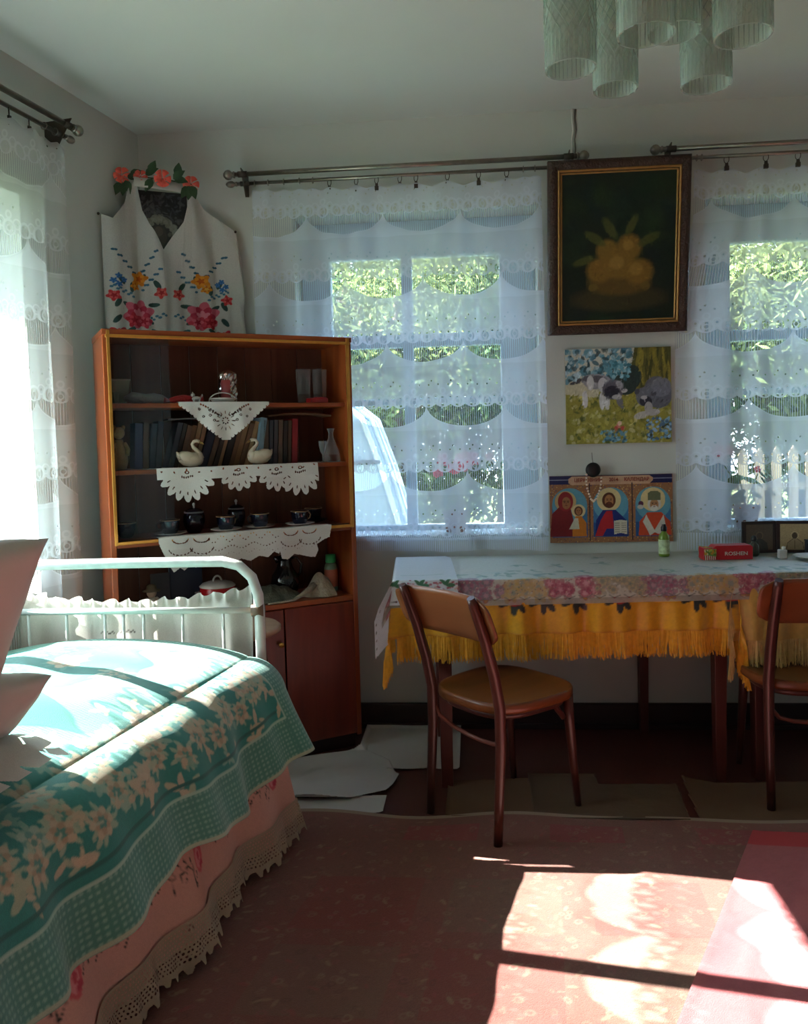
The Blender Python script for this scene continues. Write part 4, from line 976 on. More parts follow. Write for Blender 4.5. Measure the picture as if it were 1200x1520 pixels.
for c, d in (((-.13, -.04, .0), (-.1, -.2, -1)), ((-.15, -.03, .0), (-.5, -.2, -1)), ((-.12, -.05, .0), (.4, -.2, -1)), ((-.10, -.05, .02), (1, -.2, .25)), ((-.11, -.05, .02), (1, -.2, -.3)), ((-.03, -.05, .02), (1, -.2, .4)), ((-.01, -.05, .02), (.5, -.2, 1)), ((.0, -.05, .0), (-.4, -.2, -.7)), ((.085, -.03, .0), (.8, -.2, .5)), ((.09, -.03, .0), (.9, -.2, -.2)), ((.10, -.02, .01), (.2, -.2, 1)), ((.145, .01, -.02), (-.1, -.3, -1)), ((.15, .01, -.02), (.4, -.3, -1)), ((.14, .01, -.02), (-.6, -.3, -.9))):
    wleaf(c, d, .062, .019, leafg, ga)
obj('wire', MB().tube([(x, y+.012, z) for x, y, z in ga_pts], .003, 6), leafg, ga)
o = obj('folded_paper', MB().box((0, 0, .006), (.17, .09, .012)).box((.02, .01, .014), (.13, .07, .004), rz=.08), mat('cream_paper', 'c9b69c', .7), bevel=.001, loc=cabw(.66, .16, 1.746), rz=CA); tag(o, 'flat cream folded paper lying on top of the cabinet', 'paper')

# ------------------------------------------------------------ wall pictures
# framed painting (plain stand-in composition): soft ochre cloud shapes on dark green
pf_ = thing('framed_painting', 'large dark green painting in a carved brown and gilt frame between the two windows', 'painting', (.635, 3.565, 1.745))
pf_.rotation_euler = (radians(8.2), 0, radians(.3))
PW, PH = .585, .715
cvq = Cv(.49, .62, 360, '16231a'); cvq.noise(.05, 2)
for k in range(70): cvq.ell(rr.uniform(0, .49), rr.uniform(0, .62), rr.uniform(.02, .07), rr.uniform(.01, .05), rr.choice(('1d3322', '14241f', '22361f', '10202a', '2a3d22')), rr.uniform(0, 3), .35, soft=1)
def blob(pts, c, o=.9, sf=.38):
    for x, y, rx, ry, a in pts: cvq.ell(x, .62-y, rx, ry, c, a, o, soft=sf)
blob([(.25, .52, .20, .05, 0)], '3a3520', .9); blob([(.25, .45, .13, .055, 0)], '5f4a22', .9)
blob([(.17, .40, .055, .05, 0), (.33, .41, .06, .052, 0), (.25, .38, .062, .058, .3), (.29, .31, .05, .052, 0), (.20, .32, .045, .045, 0)], '7c5f28', .95)
blob([(.24, .37, .03, .028, 0), (.32, .40, .028, .025, 0), (.285, .30, .022, .022, 0)], '94743a', .7); blob([(.36, .47, .02, .018, 0), (.14, .47, .018, .016, 0)], '6a5a2a', .8)
blob([(.15, .27, .05, .018, -.6), (.21, .23, .05, .018, -1.0), (.30, .22, .045, .016, 1.1), (.37, .28, .05, .018, .5), (.10, .36, .045, .016, .3)], '4a4f26', .85)
for k in range(420):
    x, y = rr.uniform(.03, .46), rr.uniform(.03, .6); c0 = cvq.sample(x, y)[:3]; f_ = rr.uniform(.75, 1.35)
    w_ = cvq._win(x-.02, y-.02, x+.02, y+.02); X_, Y_ = cvq.X[w_], cvq.Y[w_]; a_ = rr.uniform(0, 3)
    d_ = ((X_-x)*cos(a_)+(Y_-y)*sin(a_))**2/.014**2+(-(X_-x)*sin(a_)+(Y_-y)*cos(a_))**2/.005**2; m_ = (np.clip(1-d_, 0, 1)*.7)[..., None]
    cvq.a[w_][..., :3] = cvq.a[w_][..., :3]*(1-m_)+np.clip(c0*f_, 0, 1)*m_
g = grid('canvas', 200, 240, lambda U, V: (-.245+.49*U, -.012+0*U, .045+.62*V), cvq, attrmat('varnished_oil_paint', .3, .15, 90, spec=.35)); g.parent = pf_
frm = mat('carved_dark_frame', '3a2419', .5, .35, 90, .8, bscale=120); gilt = mat('gilt_inner_moulding', 'a9814a', .4, .15, 30, metal=.5)
def mitre(w_, h_, bw_, y0, y1, m, nm, prof=None):
    # four mitred lengths, each a part
    xo, xi, zo, zi = w_/2, w_/2-bw_, h_, bw_; cz = 0
    C_ = [(-xo, 0), (xo, 0), (xo, h_), (-xo, h_)]; I_ = [(-xi, bw_), (xi, bw_), (xi, h_-bw_), (-xi, h_-bw_)]
    for i in range(4):
        j = (i+1) % 4; a, b, c, d = C_[i], C_[j], I_[j], I_[i]; vs = []
        L = max(2, int(hypot(b[0]-a[0], b[1]-a[1])/.012)) if prof else 1
        levels = prof or [(0, y0), (1, y0)]
        for t in range(L+1):
            for f_, y in levels:
                p = [a[q]+(b[q]-a[q])*t/L for q in (0, 1)]; p2 = [d[q]+(c[q]-d[q])*t/L for q in (0, 1)]
                jit = (.0025*sin(t*2.1)*(f_ > .1)*(f_ < .9)) if prof else 0
                vs.append((p[0]+(p2[0]-p[0])*f_, y-jit, p[1]+(p2[1]-p[1])*f_+h0))
        n_ = len(levels); fs = [(t*n_+k, (t+1)*n_+k, (t+1)*n_+k+1, t*n_+k+1) for t in range(L) for k in range(n_-1)]
        obj(nm, MB().add(vs, fs, bool(prof)), m, pf_)
h0 = 0; mitre(PW, PH, .046, 0, 0, frm, 'frame_rail', [(0, .018), (0, -.012), (.15, -.026), (.5, -.030), (.8, -.022), (1, -.018), (1, -.005)])
h0 = .040; mitre(PW-.08, PH-.08, .010, 0, 0, gilt, 'gilt_rail', [(0, -.014), (0, -.022), (.5, -.026), (1, -.020), (1, -.012)])
h0 = .052; mitre(PW-.104, PH-.104, .007, 0, 0, gilt, 'gilt_rail', [(0, -.012), (.2, -.020), (1, -.016), (1, -.010)])
# kittens on canvas
kc = Cv(.455, .415, 420, '8f8c40'); kc.noise(.06, 2)
K = lambda x, y: (x/840*.455, (760-y)/760*.415)
for k in range(300): kc.ell(rr.uniform(0, .455), rr.uniform(0, .22), rr.uniform(.004, .016), rr.uniform(.003, .009), rr.choice(('9a9440', '6f7334', 'b0a858', '4a5a2e', 'a8a468', 'c2bd90')), rr.uniform(0, 3), .75)
kc.poly([(0, .22), (.14, .20), (.16, .30), (0, .33)], 'bdb8a0'); kc.poly([(.0, .29), (.30, .27), (.30, .42), (0, .42)], 'c4c4b8')
for k in range(230): kc.ell(rr.uniform(0, .28), rr.uniform(.27, .415), rr.uniform(.005, .018), rr.uniform(.005, .012), rr.choice(('4f8296', '7aa4b8', '35606e', 'a9c4d0', '5c93a8', '2f4a50')), rr.uniform(0, 3), .9)
kc.poly([(.27, .25), (.455, .20), (.455, .42), (.30, .42)], '55552a')
for k in range(50): kc.ell(rr.uniform(.31, .45), rr.uniform(.25, .41), .006, rr.uniform(.02, .06), rr.choice(('6e6a30', '8a8034', '3a4020', 'a39640')), rr.uniform(-.2, .2), .7)
for x, y, rx, ry in ((.26, .26, .05, .05), (.29, .29, .04, .05)): kc.ell(x, y, rx, ry, '2c3c3a')
for k in range(30): kc.ell(rr.uniform(.20, .28), rr.uniform(.28, .36), .008, .007, rr.choice(('5f9ab0', '86b4c6', '3c7484')))
def ke(x, y, rx, ry, c, a=0, o=1): kc.ell(*K(x, y), rx/840*.455, ry/760*.415, c, a, o)
for a in ((60, 260, 46, 14, .3), (120, 235, 60, 12, .25)): ke(a[0]+20, a[1]+5, a[2], a[3], '46464c', a[4])
ke(250, 260, 120, 62, '8e8e98', -.1); ke(230, 240, 100, 30, '5a5a64', -.05); ke(200, 270, 30, 60, 'c4c4c8'); ke(300, 290, 40, 60, 'b8b8c0')
for x in (155, 290, 330, 430): ke(x, 400+(x > 250)*20, 22, 70, 'c9c9d0' if x != 430 else '6c6c78', .05 if x != 430 else .35)
ke(380, 330, 85, 80, '5c5c68'); ke(370, 345, 60, 50, '2e2e3c'); ke(430, 290, 24, 34, '9a9aa4', .6); ke(470, 340, 26, 16, 'b9b9bf', .2); ke(410, 390, 40, 20, 'a8a8b2')
ke(735, 360, 110, 130, '5e6270', .3); ke(760, 320, 80, 80, '767a88'); ke(640, 390, 80, 80, '6a6e7c'); ke(640, 430, 50, 40, '2f323e'); ke(570, 350, 20, 26, '4a4d58', -.4); ke(700, 370, 22, 20, '4a4d58', .3)
ke(660, 480, 34, 50, 'a4a4a8'); ke(600, 540, 60, 26, 'b4b4b4', .3); ke(690, 520, 60, 28, 'a9a9ad', .1); ke(625, 400, 24, 16, 'b0b0b8')
for x, y in ((420, 620), (450, 640), (400, 640), (430, 600)): ke(x, y, 16, 20, rr.choice(('d08078', 'b85048', 'e0c0b0')))
for k in range(60): ke(rr.uniform(280, 480), rr.uniform(660, 750), 12, 10, rr.choice(('5f93ac', '86b4c8', '3c6478'))); 
for k in range(70): ke(rr.uniform(650, 840), rr.uniform(560, 740), 13, 11, rr.choice(('6a9cc0', '8ab4d8', '3a4438', '4a6a8c')))
for k in range(900):                # short fur and grass strokes
    x, y = rr.uniform(.01, .445), rr.uniform(.01, .405); c0 = kc.sample(x, y)[:3]; f_ = rr.uniform(.6, 1.4); a_ = rr.uniform(-1, 1)+1.2
    w_ = kc._win(x-.012, y-.012, x+.012, y+.012); X_, Y_ = kc.X[w_], kc.Y[w_]
    d_ = ((X_-x)*cos(a_)+(Y_-y)*sin(a_))**2/.010**2+(-(X_-x)*sin(a_)+(Y_-y)*cos(a_))**2/.0028**2; m_ = (np.clip(1.3-d_, 0, 1)*.8)[..., None]
    kc.a[w_][..., :3] = kc.a[w_][..., :3]*(1-m_)+np.clip(c0*f_, 0, 1)*m_
kt = thing('kitten_painting', 'unframed canvas painting of two grey kittens and blue flowers below the framed painting', 'painting', (.6465, 3.628, 1.272), radians(.5))
g = grid('canvas', 200, 180, lambda U, V: (-.2275+.455*U, -.0115+0*U, .415*V), kc, attrmat('acrylic_paint', .55, .3, 140)); g.parent = kt
obj('stretcher_frame', MB().box((0, 0, .2075), (.455, .022, .415)), mat('canvas_edge', 'b9b4a4', .8), kt)
# church calendar with three icons
cc = Cv(.54, .30, 620, '9a6a48'); cc.noise(.05, 1)
for k in range(900): cc.ell(rr.uniform(0, .54), rr.uniform(0, .27), .0022, .0022, rr.choice(('c79a5c', '7a3c34', '4a4a78', 'd8b070')))
cc.poly([(0, .262), (.54, .262), (.54, .30), (0, .30)], '1f2350'); cc.line([(0, .281), (.54, .281)], .002, 'b9bccc')
cc.poly([(.085, .266), (.10, .259), (.44, .259), (.455, .272), (.455, .285), (.44, .296), (.10, .296), (.085, .285)], 'c9a184')
for i, cx_ in enumerate((.088, .27, .455)):
    cc.poly([(cx_-.077, .025), (cx_+.077, .025), (cx_+.077, .17), (cx_-.077, .17)], '3f74a0'); cc.ell(cx_, .17, .077, .075, '5f9ab0')
    cc.poly([(cx_-.077, .025), (cx_+.077, .025), (cx_+.077, .09), (cx_-.077, .09)], '27548c')
for x in (.178, .364): cc.line([(x, .01), (x, .262)], .005, '3a2a30')
def face(x, y, r, skin='a87048', hair=None, beard=None):
    if hair: cc.ell(x, y+.1*r, r*1.25, r*1.45, hair)
    cc.ell(x, y, r*.8, r*1.12, skin)
    if beard: cc.ell(x, y-r*.75, r*.68, r*.6, beard)
    for s in (-1, 1): cc.ell(x+s*r*.33, y+r*.15, r*.14, r*.08, '2a1a14'); cc.line([(x+s*r*.15, y+r*.36), (x+s*r*.5, y+r*.36)], r*.09, '3a2218')
    cc.line([(x, y+r*.15), (x-.02*r, y-r*.2)], r*.1, '7a4c30'); cc.ell(x, y-r*.42, r*.24, r*.08, '7c3424')
cc.ell(.070, .185, .047, .047, 'c9ad78'); cc.poly([(0, .028), (.01, .13), (.045, .165), (.09, .165), (.105, .10), (.12, .028)], '7d1c22'); cc.ell(.070, .185, .034, .044, '94242a'); face(.074, .178, .024)
cc.ell(.127, .142, .030, .030, 'd8c496'); cc.poly([(.10, .028), (.10, .09), (.115, .118), (.14, .118), (.16, .09), (.162, .028)], 'd07a2a'); cc.poly([(.085, .06), (.11, .11), (.125, .11), (.13, .06)], 'd0c8b4'); face(.127, .140, .015, hair='5a3420')
cc.ell(.262, .19, .053, .053, 'd6c08c'); cc.poly([(.20, .028), (.205, .10), (.235, .145), (.29, .145), (.335, .10), (.345, .028)], '1c2a70'); cc.poly([(.20, .028), (.225, .10), (.25, .14), (.275, .14), (.285, .028)], 'b8242c'); cc.poly([(.232, .028), (.25, .06), (.285, .06), (.29, .028)], '1c2a70')
face(.262, .185, .024, 'b07c50', '5a2e1c', '5a2e1c')
cc.poly([(.283, .035), (.312, .040), (.341, .035), (.341, .095), (.312, .100), (.283, .095)], 'd4ccb8')
for k in range(5):
    for x0 in (.288, .317): cc.line([(x0, .045+k*.010), (x0+.019, .045+k*.010)], .0025, '6a6258')
cc.ell(.455, .188, .053, .053, 'd6c08c'); cc.poly([(.39, .028), (.395, .09), (.43, .13), (.49, .13), (.53, .09), (.535, .028)], 'c8482a'); cc.poly([(.425, .12), (.46, .05), (.50, .12), (.515, .028), (.50, .028), (.46, .04), (.44, .028), (.41, .09)], 'd2ccbe')
face(.460, .165, .023, 'b08058', 'cfcac0', 'd8d4cc'); cc.poly([(.433, .185), (.487, .185), (.487, .215), (.475, .225), (.445, .225), (.433, .215)], '6b6e50'); cc.ell(.402, .17, .012, .012, '5a2440'); cc.ell(.40, .155, .014, .01, 'c0b8b0')
cal = thing('wall_calendar', 'church calendar with three icon portraits on the wall above the table', 'calendar', (.610, 3.630, .835), radians(.6))
g = grid('printed_sheet', 330, 190, lambda U, V: (-.268+.536*U, -.003+.004*np.sin(U*9.5)*0-.004*np.abs(np.sin(U*pi*3))*.6, .298*V), cc, attrmat('calendar_print', .4, .0, 100, spec=.4)); g.parent = cal
obj('backing_sheet', MB().box((0, .002, .149), (.536, .003, .298)), mat('white_card', 'c8c4bc', .7), cal)
def text(body, size, m, name, parent, loc, rot, ext=.0004, align='CENTER', bold=0, sx=1):
    cu = bpy.data.curves.new(name, 'FONT'); cu.body = body; cu.size = size; cu.extrude = ext; cu.align_x = align; cu.offset = bold; cu.resolution_u = 3
    tmp = bpy.data.objects.new('tmp', cu); COL.objects.link(tmp); dg = bpy.context.evaluated_depsgraph_get(); me = bpy.data.meshes.new_from_object(tmp.evaluated_get(dg))
    bpy.data.objects.remove(tmp); o = bpy.data.objects.new(name, me); COL.objects.link(o); me.materials.clear(); me.materials.append(m)
    o.parent = parent; o.location = loc; o.rotation_euler = rot; o.scale = (sx, 1, 1); return o
for wd_, xw in (('ЦЕРКОВНИЙ', -.098), ('2014', .012), ('КАЛЕНДАР', .112)): text(wd_, .0215, mat('calendar_brown_ink', '8a3428', .6), 'heading', cal, (xw, -.009, .2705), (pi/2, 0, 0), bold=.0004, sx=.92)
# black round ornament with a string of beads in front of it
bd = thing('rosary', 'black round pendant with a loop of pale beads hanging over the calendar', 'beads', (.531, 3.60, 1.158))
obj('cord', MB().tube([(0, .03, .075), (-.002, .01, .05), (0, 0, .03)], .0012, 6), MATS['dark_aged_metal'], bd)
obj('pendant', MB().lathe([(.001, -.014), (.018, -.013), (.029, -.006), (.033, 0), (.029, .006), (.024, .009), (.012, .011), (.001, .012)], (0, 0, 0), 28, Vector((0, -1, 0))), mat('black_pendant', '0d0c0e', .45), bd)
bead = mat('pale_bead', 'dcc4b0', .35, .2, 60)
lp = [(-.030, -.01, -.02), (-.031, -.005, -.05), (-.027, -.004, -.08), (-.020, -.003, -.105), (-.012, -.002, -.128), (0, 0, -.138), (.012, 0, -.128), (.022, -.002, -.105), (.030, -.003, -.08), (.034, -.004, -.05), (.033, -.008, -.02)]
for i in range(len(lp)-1):
    for f_ in (0, .5):
        p = Vector(lp[i]).lerp(Vector(lp[i+1]), f_); obj('bead', MB().ell(p, (.005, .005, .005), 8, 6), bead, bd)
obj('string', MB().tube(lp, .0008, 5), MATS['dark_aged_metal'], bd)

# ------------------------------------------------------------ things on the tables
TT = TZ+.0155
gb = thing('bottle', 'small green bottle with black cap and white label on the table', 'bottle', (.805, 3.485, TT))
obj('body', MB().lathe([(.001, 0), (.020, .0), (.0225, .006), (.0225, .075), (.021, .088), (.014, .098), (.010, .103), (.010, .108), (.001, .108)], n=24), glassmat('green_liquid', '7c9a3a', .15, .7), gb)
obj('label', MB().lathe([(.0229, .012), (.0229, .072)], n=24), mat('pale_green_label', 'b4c49a', .6, .4, 60), gb)
obj('cap', MB().lathe([(.001, .107), (.012, .107), (.0125, .111), (.0125, .124), (.009, .130), (.009, .136), (.001, .137)], n=20), mat('black_cap', '121214', .4), gb)
rb = thing('sweets_box', 'red sweets box with striped colourful end, lying on the table', 'box', (1.045, 3.40, TT), radians(3))
red = mat('red_carton', 'b81522', .35, .05, 10)
mb = MB(); pr2 = [(-.075, 0), (.085, 0), (.085, .05), (.078, .058), (-.062, .058), (-.075, .045)]
M_ = Matrix.Rotation(pi/2, 4, 'X'); mb.prism(pr2, .065, -.0325, M_); obj('carton', mb, red, rb, bevel=.002)
end = Cv(.085, .058, 1500, 'c6c0b4')
for k in range(7): end.poly([(k*.013, 0), (k*.013+.0065, 0), (k*.013+.009, .03), (k*.013+.003, .03)], 'b01822')
end.poly([(0, .028), (.085, .018), (.085, .058), (0, .058)], '6f8c3c'); 
for k in range(22): end.ell(rr.uniform(0, .085), rr.uniform(.03, .056), .009, .005, rr.choice(('d08a30', '5f7c34', 'd8c8a0', 'a8b84a')), rr.uniform(0, 3))
g = grid('printed_end', 60, 40, lambda U, V: (-.0765-.035*(1-U)-.0*V, -.033+.068*(1-U), .003+.048*V+.0*U), end, attrmat('carton_print', .35, 0, 50)); g.parent = rb
g = grid('printed_front', 50, 30, lambda U, V: (-.112+.05*U, -.0345+0*U, .0+.045*V*(1-.25*U*0)), end, attrmat('carton_print_front', .35, 0, 50)); g.parent = rb
obj('carton_end', MB().box((-.093, 0, .024), (.036, .065, .047)), red, rb)
text('ROSHEN', .021, mat('white_ink', 'd8ccc4', .5), 'lettering', rb, (.018, -.0335, .018), (pi/2, 0, 0), sx=1.15, bold=.0003)
db = thing('small_bottle', 'small dark glass perfume bottle between red box and folding icons', 'bottle', (1.165, 3.46, TT))
obj('body', MB().lathe([(.001, 0), (.017, 0), (.021, .006), (.023, .03), (.020, .048), (.010, .056), (.008, .064), (.001, .064)], n=24), glassmat('smoky_glass', '6c7466', .08, .45), db)
obj('cap', MB().lathe([(.001, .063), (.011, .063), (.012, .068), (.010, .082), (.001, .086)], n=18), MATS['black_cap'], db)
dp = thing('folding_icons', 'open folding frame with two small dark and gilt icons, at the back of the table', 'icon', (1.285, 3.545, TT), radians(1))
dwd = mat('dark_icon_wood', '2c1a18', .5)
for i, (rz_, x0, c1, c2) in enumerate(((radians(6), -.145, '5a4a38', '7a6648'), (radians(-8), .0, 'b09a72', 'd0bc92'))):
    hm = Matrix.Rotation(rz_, 4, 'Z')
    mb = MB(); L = .145
    mb.box((L/2, 0, .068), (L, .012, .136)); 
    pn = obj('leaf_panel', mb, dwd, dp, bevel=.002, loc=(x0, (.0 if i else -.012), 0), rz=rz_)
    ci = Cv(.115, .11, 900, c1); ci.noise(.12, 2)
    ci.ell(.058, .062, .016, .016, c2, ring=.85); ci.ell(.058, .060, .011, .014, '4a3a2c' if i == 0 else '5a4a38'); ci.poly([(.025, 0), (.03, .03), (.05, .047), (.068, .047), (.09, .03), (.095, 0)], '2e2824' if i == 0 else '9a8868'); 
    ci.line([(.025, 0), (.03, .03), (.05, .047)], .002, '3a2c20'); ci.line([(.068, .047), (.09, .03), (.095, 0)], .002, '3a2c20'); ci.line([(.058, .04), (.058, .005)], .002, '4a3a2a')
    g = grid('icon_image', 70, 70, lambda U, V: (.015+.115*U, -.0068+0*U, .013+.11*V), ci, attrmat('embossed_foil_%d' % i, .35, .3, 120, spec=.6)); g.parent = pn
cp = thing('candle_holder', 'small white candle holder in front of the folding icons', 'candle holder', (1.262, 3.385, TT))
obj('block', MB().box((-.01, 0, .018), (.030, .030, .036)), mat('white_block', 'c8c6c0', .4), cp, bevel=.003)
obj('stub', MB().lathe([(.001, .034), (.008, .034), (.008, .047), (.001, .049)], (-.005, 0, 0), 12), mat('wax', 'd8d4c8', .5), cp)
o = obj('lidded_box', MB().box((0, 0, .026), (.15, .08, .05)).box((0, 0, .055), (.155, .085, .008)), mat('dark_blue_box', '24333c', .5), bevel=.003, loc=(1.47, 3.54, TT)); tag(o, 'dark blue box at the right edge of the table', 'box')
o = obj('dish', MB().lathe([(.001, .004), (.045, .004), (.075, .014), (.078, .016), (.072, .013), (.045, .0), (.001, 0)], n=36), mat('white_glaze', 'cfccc4', .25), loc=(1.36, 3.35, TT)); tag(o, 'flat white dish on the table above the right chair back', 'dish')
# ------------------------------------------------------------ chandelier
ch = thing('chandelier', 'ceiling chandelier of hanging textured glass cylinders, cut by the top edge', 'chandelier', (.43, 1.93, HC))
tg_ = glassmat('textured_pressed_glass', 'cfdcd4', .10, .20, 1.0, .9, 55, face=.45)
for i, (x, y, z0, r, L) in enumerate(((.371, 1.708, 2.119, .0575, .20), (.575, 1.752, 2.124, .0575, .20), (.244, 1.898, 2.143, .0575, .22), (.574, 2.009, 2.135, .0575, .22), (.398, 2.204, 2.217, .0575, .22), (.47, 1.88, 2.20, .0575, .20))):
    dx, dy = x-.43, y-1.93; zb = z0-HC
    prof = [(r, zb), (r*1.0, zb+.004), (r*.985, zb+.06), (r*.99, zb+.075), (r*.99, zb+L), (r*.8, zb+L+.008), (.02, zb+L+.012)]
    mb = MB(); mb.lathe(prof, (dx, dy, 0), 40); mb.lathe([(r-.004, zb), (r-.004, zb+L)], (dx, dy, 0), 40); mb.lathe([(r-.004, zb), (r, zb)], (dx, dy, 0), 40)
    sh = obj('glass_shade', mb, tg_, ch)
    # raised diamond net and ribs pressed into the glass
    rb_ = MB(); nd = 18
    for d in (-1, 1):
        for k in range(nd):
            pts = [(dx+(r+.0005)*cos(2*pi*k/nd+d*t*1.5), dy+(r+.0005)*sin(2*pi*k/nd+d*t*1.5), zb+.07+(L-.075)*t) for t in np.linspace(0, 1, 9)]; rb_.tube(pts, .0016, 4, cap=False)
    for k in range(36): rb_.tube([(dx+r*.992*cos(2*pi*k/36), dy+r*.992*sin(2*pi*k/36), zb+.005+.06*t) for t in (0, .5, 1)], .0013, 4, cap=False)
    o = obj('relief', rb_, tg_, sh); o['kind'] = 'stuff'
    obj('socket', MB().lathe([(.001, zb+L+.05), (.018, zb+L+.05), (.018, zb+L-.05), (.013, zb+L-.06), (.001, zb+L-.06)], (dx, dy, 0), 16), mat('cream_socket', 'b9b4a4', .5), ch)
    obj('arm', MB().tube([(dx, dy, zb+L+.04), (dx, dy, zb+L+.12), (dx*.7, dy*.7, -.12), (dx*.3, dy*.3, -.05), (dx*.15, dy*.15, -.02)], .005, 8), MATS['brushed_grey_metal'], ch)
obj('canopy', MB().lathe([(.001, 0), (.09, 0), (.085, -.02), (.05, -.04), (.001, -.045)], n=32), MATS['brushed_grey_metal'], ch)

# ------------------------------------------------------------ things in the cabinet
def inlay(name, label, cat, x, y, z, rz=0, group=None): return thing(name, label, cat, cabw(x, y, z), CA+rz, group)
S1, S2, S3, S4 = 1.477, 1.227, .961, .662
# lace doilies hanging over the shelf edges
dmat = attrmat('white_cutwork_linen', .85, .2, 500, transl=.1)
def doily(label, x0, x1, z, H, cv, y0=-.008, dy=.0, topd=.05, skew=0):
    W = x1-x0
    def pos(U, V):
        h = V*(H+topd); over = np.clip(h-topd, 0, None)
        x = x0+W*U; yl = y0+.0+np.clip(topd-h, 0, None)-.006*np.clip(over*20, 0, 1)*(1+.6*np.sin(U*21))-dy*over; zl = z-over+.002*np.sin(U*15)*(over > 0)-skew*U*0
        return (CO.x+cos(CA)*x-sin(CA)*yl, CO.y+sin(CA)*x+cos(CA)*yl, zl+.0015)
    o = grid('doily', int(W*620), int((H+topd)*620), pos, cv, dmat, cut=True); tag(o, label, 'doily', 'cutwork doilies over the cabinet shelves'); return o
# (1) triangle
W, H, td = .355, .150, .05; cv = Cv(W, H+td, 900, 'd3d0cb')
cv.poly([(0, td+.006), (W/2-.006, H+td), (-.01, H+td+.01), (-.01, td)], al=0); cv.poly([(W, td+.006), (W/2+.006, H+td), (W+.01, H+td+.01), (W+.01, td)], al=0)
n = 13
for s in (-1, 1):
    for k in range(n):
        t = (k+.5)/n; x = W/2+s*(W/2-(W/2-.006)*t); y = td+.006+(H-.006)*t; cv.ell(x, y, .0075, .0075, 'd3d0cb', al=1); cv.ell(x+s*.0062, y+.0062, .0033, .0045, al=0, ang=.7*s)
cx_, cy_ = W/2, td+.075
for k in range(8): a = 2*pi*k/8; cv.ell(cx_+cos(a)*.012, cy_+sin(a)*.012, .0035, .0028, al=0, ang=a)
for k in range(12): a = 2*pi*k/12; cv.ell(cx_+cos(a)*.032, cy_+sin(a)*.032, .009, .0016, al=0, ang=a)
for s in (-1, 1):
    for k in range(8): cv.ell(cx_+s*(.03+.009*k), td+.02-.0016*k+.03*(1-k/8)**2, .0035, .0042, al=0)
    for x, y in ((.06, .03), (.10, .028), (.085, .055), (.045, .07), (.06, .05)): cv.ell(cx_+s*x, td+y, .0055, .005, al=0, ring=.45)
    for k in range(5): cv.ell(cx_+s*(.018+.008*k), td+.055-.004*k, .003, .0035, al=0)
doily('triangular white cutwork doily hanging from the top shelf', .263, .618, S1, H, cv)
# (2) rounded petals
W, H = .69, .135; cv = Cv(W, H+td, 800, 'd3d0cb')
cv.poly([(-.01, td+.012), (W+.01, td+.012), (W+.01, H+td+.01), (-.01, H+td+.01)], al=0)
for fx, R_r, nn in ((.145, .105, 9), (.345, .080, 7), (.50, .085, 7), (.60, .105, 8)):
    for k in range(nn):
        a = pi*(k+.5)/nn if fx not in (.145, .60) else (pi*(k+.5)/nn)
        cv.ell(fx*1.0+cos(a)*R_r*.72, td+.004+sin(a)*R_r*.84, R_r*.38, .0165, 'd3d0cb', a, al=1)
    cv.ell(fx, td, R_r*.95, R_r*.84, 'd3d0cb', al=1)
cv.poly([(0, 0), (W, 0), (W, td+.045), (0, td+.045)], al=1)
for x0_, x1_ in ((-.01, .032), (W-.012, W+.01)): cv.poly([(x0_, td+.001), (x1_, td+.001), (x1_, H+td), (x0_, H+td)], al=0)
for fx, R_r, nn in ((.145, .105, 9), (.345, .080, 7), (.50, .085, 7), (.60, .105, 8)):
    for k in range(1, nn-1):
        a = pi*(k+.5)/nn; cv.ell(fx+cos(a)*R_r*.78, td+.004+sin(a)*R_r*.9, .008, .0022, al=0, ang=a); 
    for k in range(6): cv.ell(fx-.02+.008*k, td+.035+.003*sin(k), .0028, .0048, al=0)
    cv.ell(fx, td+.018, .009, .007, al=0, ring=.5)
for k in range(14): cv.ell(.05+k*.047, td+.014+.006*sin(k*2.3), .005, .003, al=0, ang=k)
doily('wide white doily with rounded petal edge hanging from the middle shelf', .140, .830, S2, H, cv)
# (3) points
W, H = .70, .135; cv = Cv(W, H+td, 800, 'cdc9c3')
prof_ = [(0, .02), (.01, .05), (.035, .11), (.05, .135), (.075, .12), (.09, .132), (.115, .112), (.135, .125), (.16, .105), (.20, .125), (.24, .108), (.275, .125), (.31, .105), (.35, .12), (.385, .102), (.42, .11), (.445, .088), (.465, .098), (.47, .085), (.475, .118), (.50, .124), (.53, .105), (.56, .112), (.60, .125), (.62, .128), (.635, .10), (.63, .075), (.66, .058), (.685, .05), (.70, 0)]
cv.poly([(x, td+y) for x, y in prof_]+[(W+.01, td), (W+.01, H+td+.01), (-.01, H+td+.01), (-.01, td)], al=0)
for fx in (.08, .16, .52, .60):
    for rr_, y_ in ((.030, .01), (.045, .045)):
        for k in range(9): a = .25+k*(pi-.5)/8; cv.ell(fx+cos(a)*rr_, td+y_+sin(a)*rr_*.6, .0022, .0052, al=0, ang=a+pi/2*0)
for k in range(26): cv.ell(.19+k*.011, td+.02+.012*sin(k*1.1), .003, .0022, al=0, ang=k)
for k in range(22): cv.ell(.20+k*.012, td+.055+.008*sin(k*.8), .0036, .002, al=0, ang=k*.7)
for k in range(60): cv.ell(.03+k*.0105, td+.078+.006*sin(k*1.3), .0016, .0016, al=0)
doily('pointed white cutwork doily hanging below the row of navy cups', .168, .868, S3+.006, H, cv, y0=-.018)
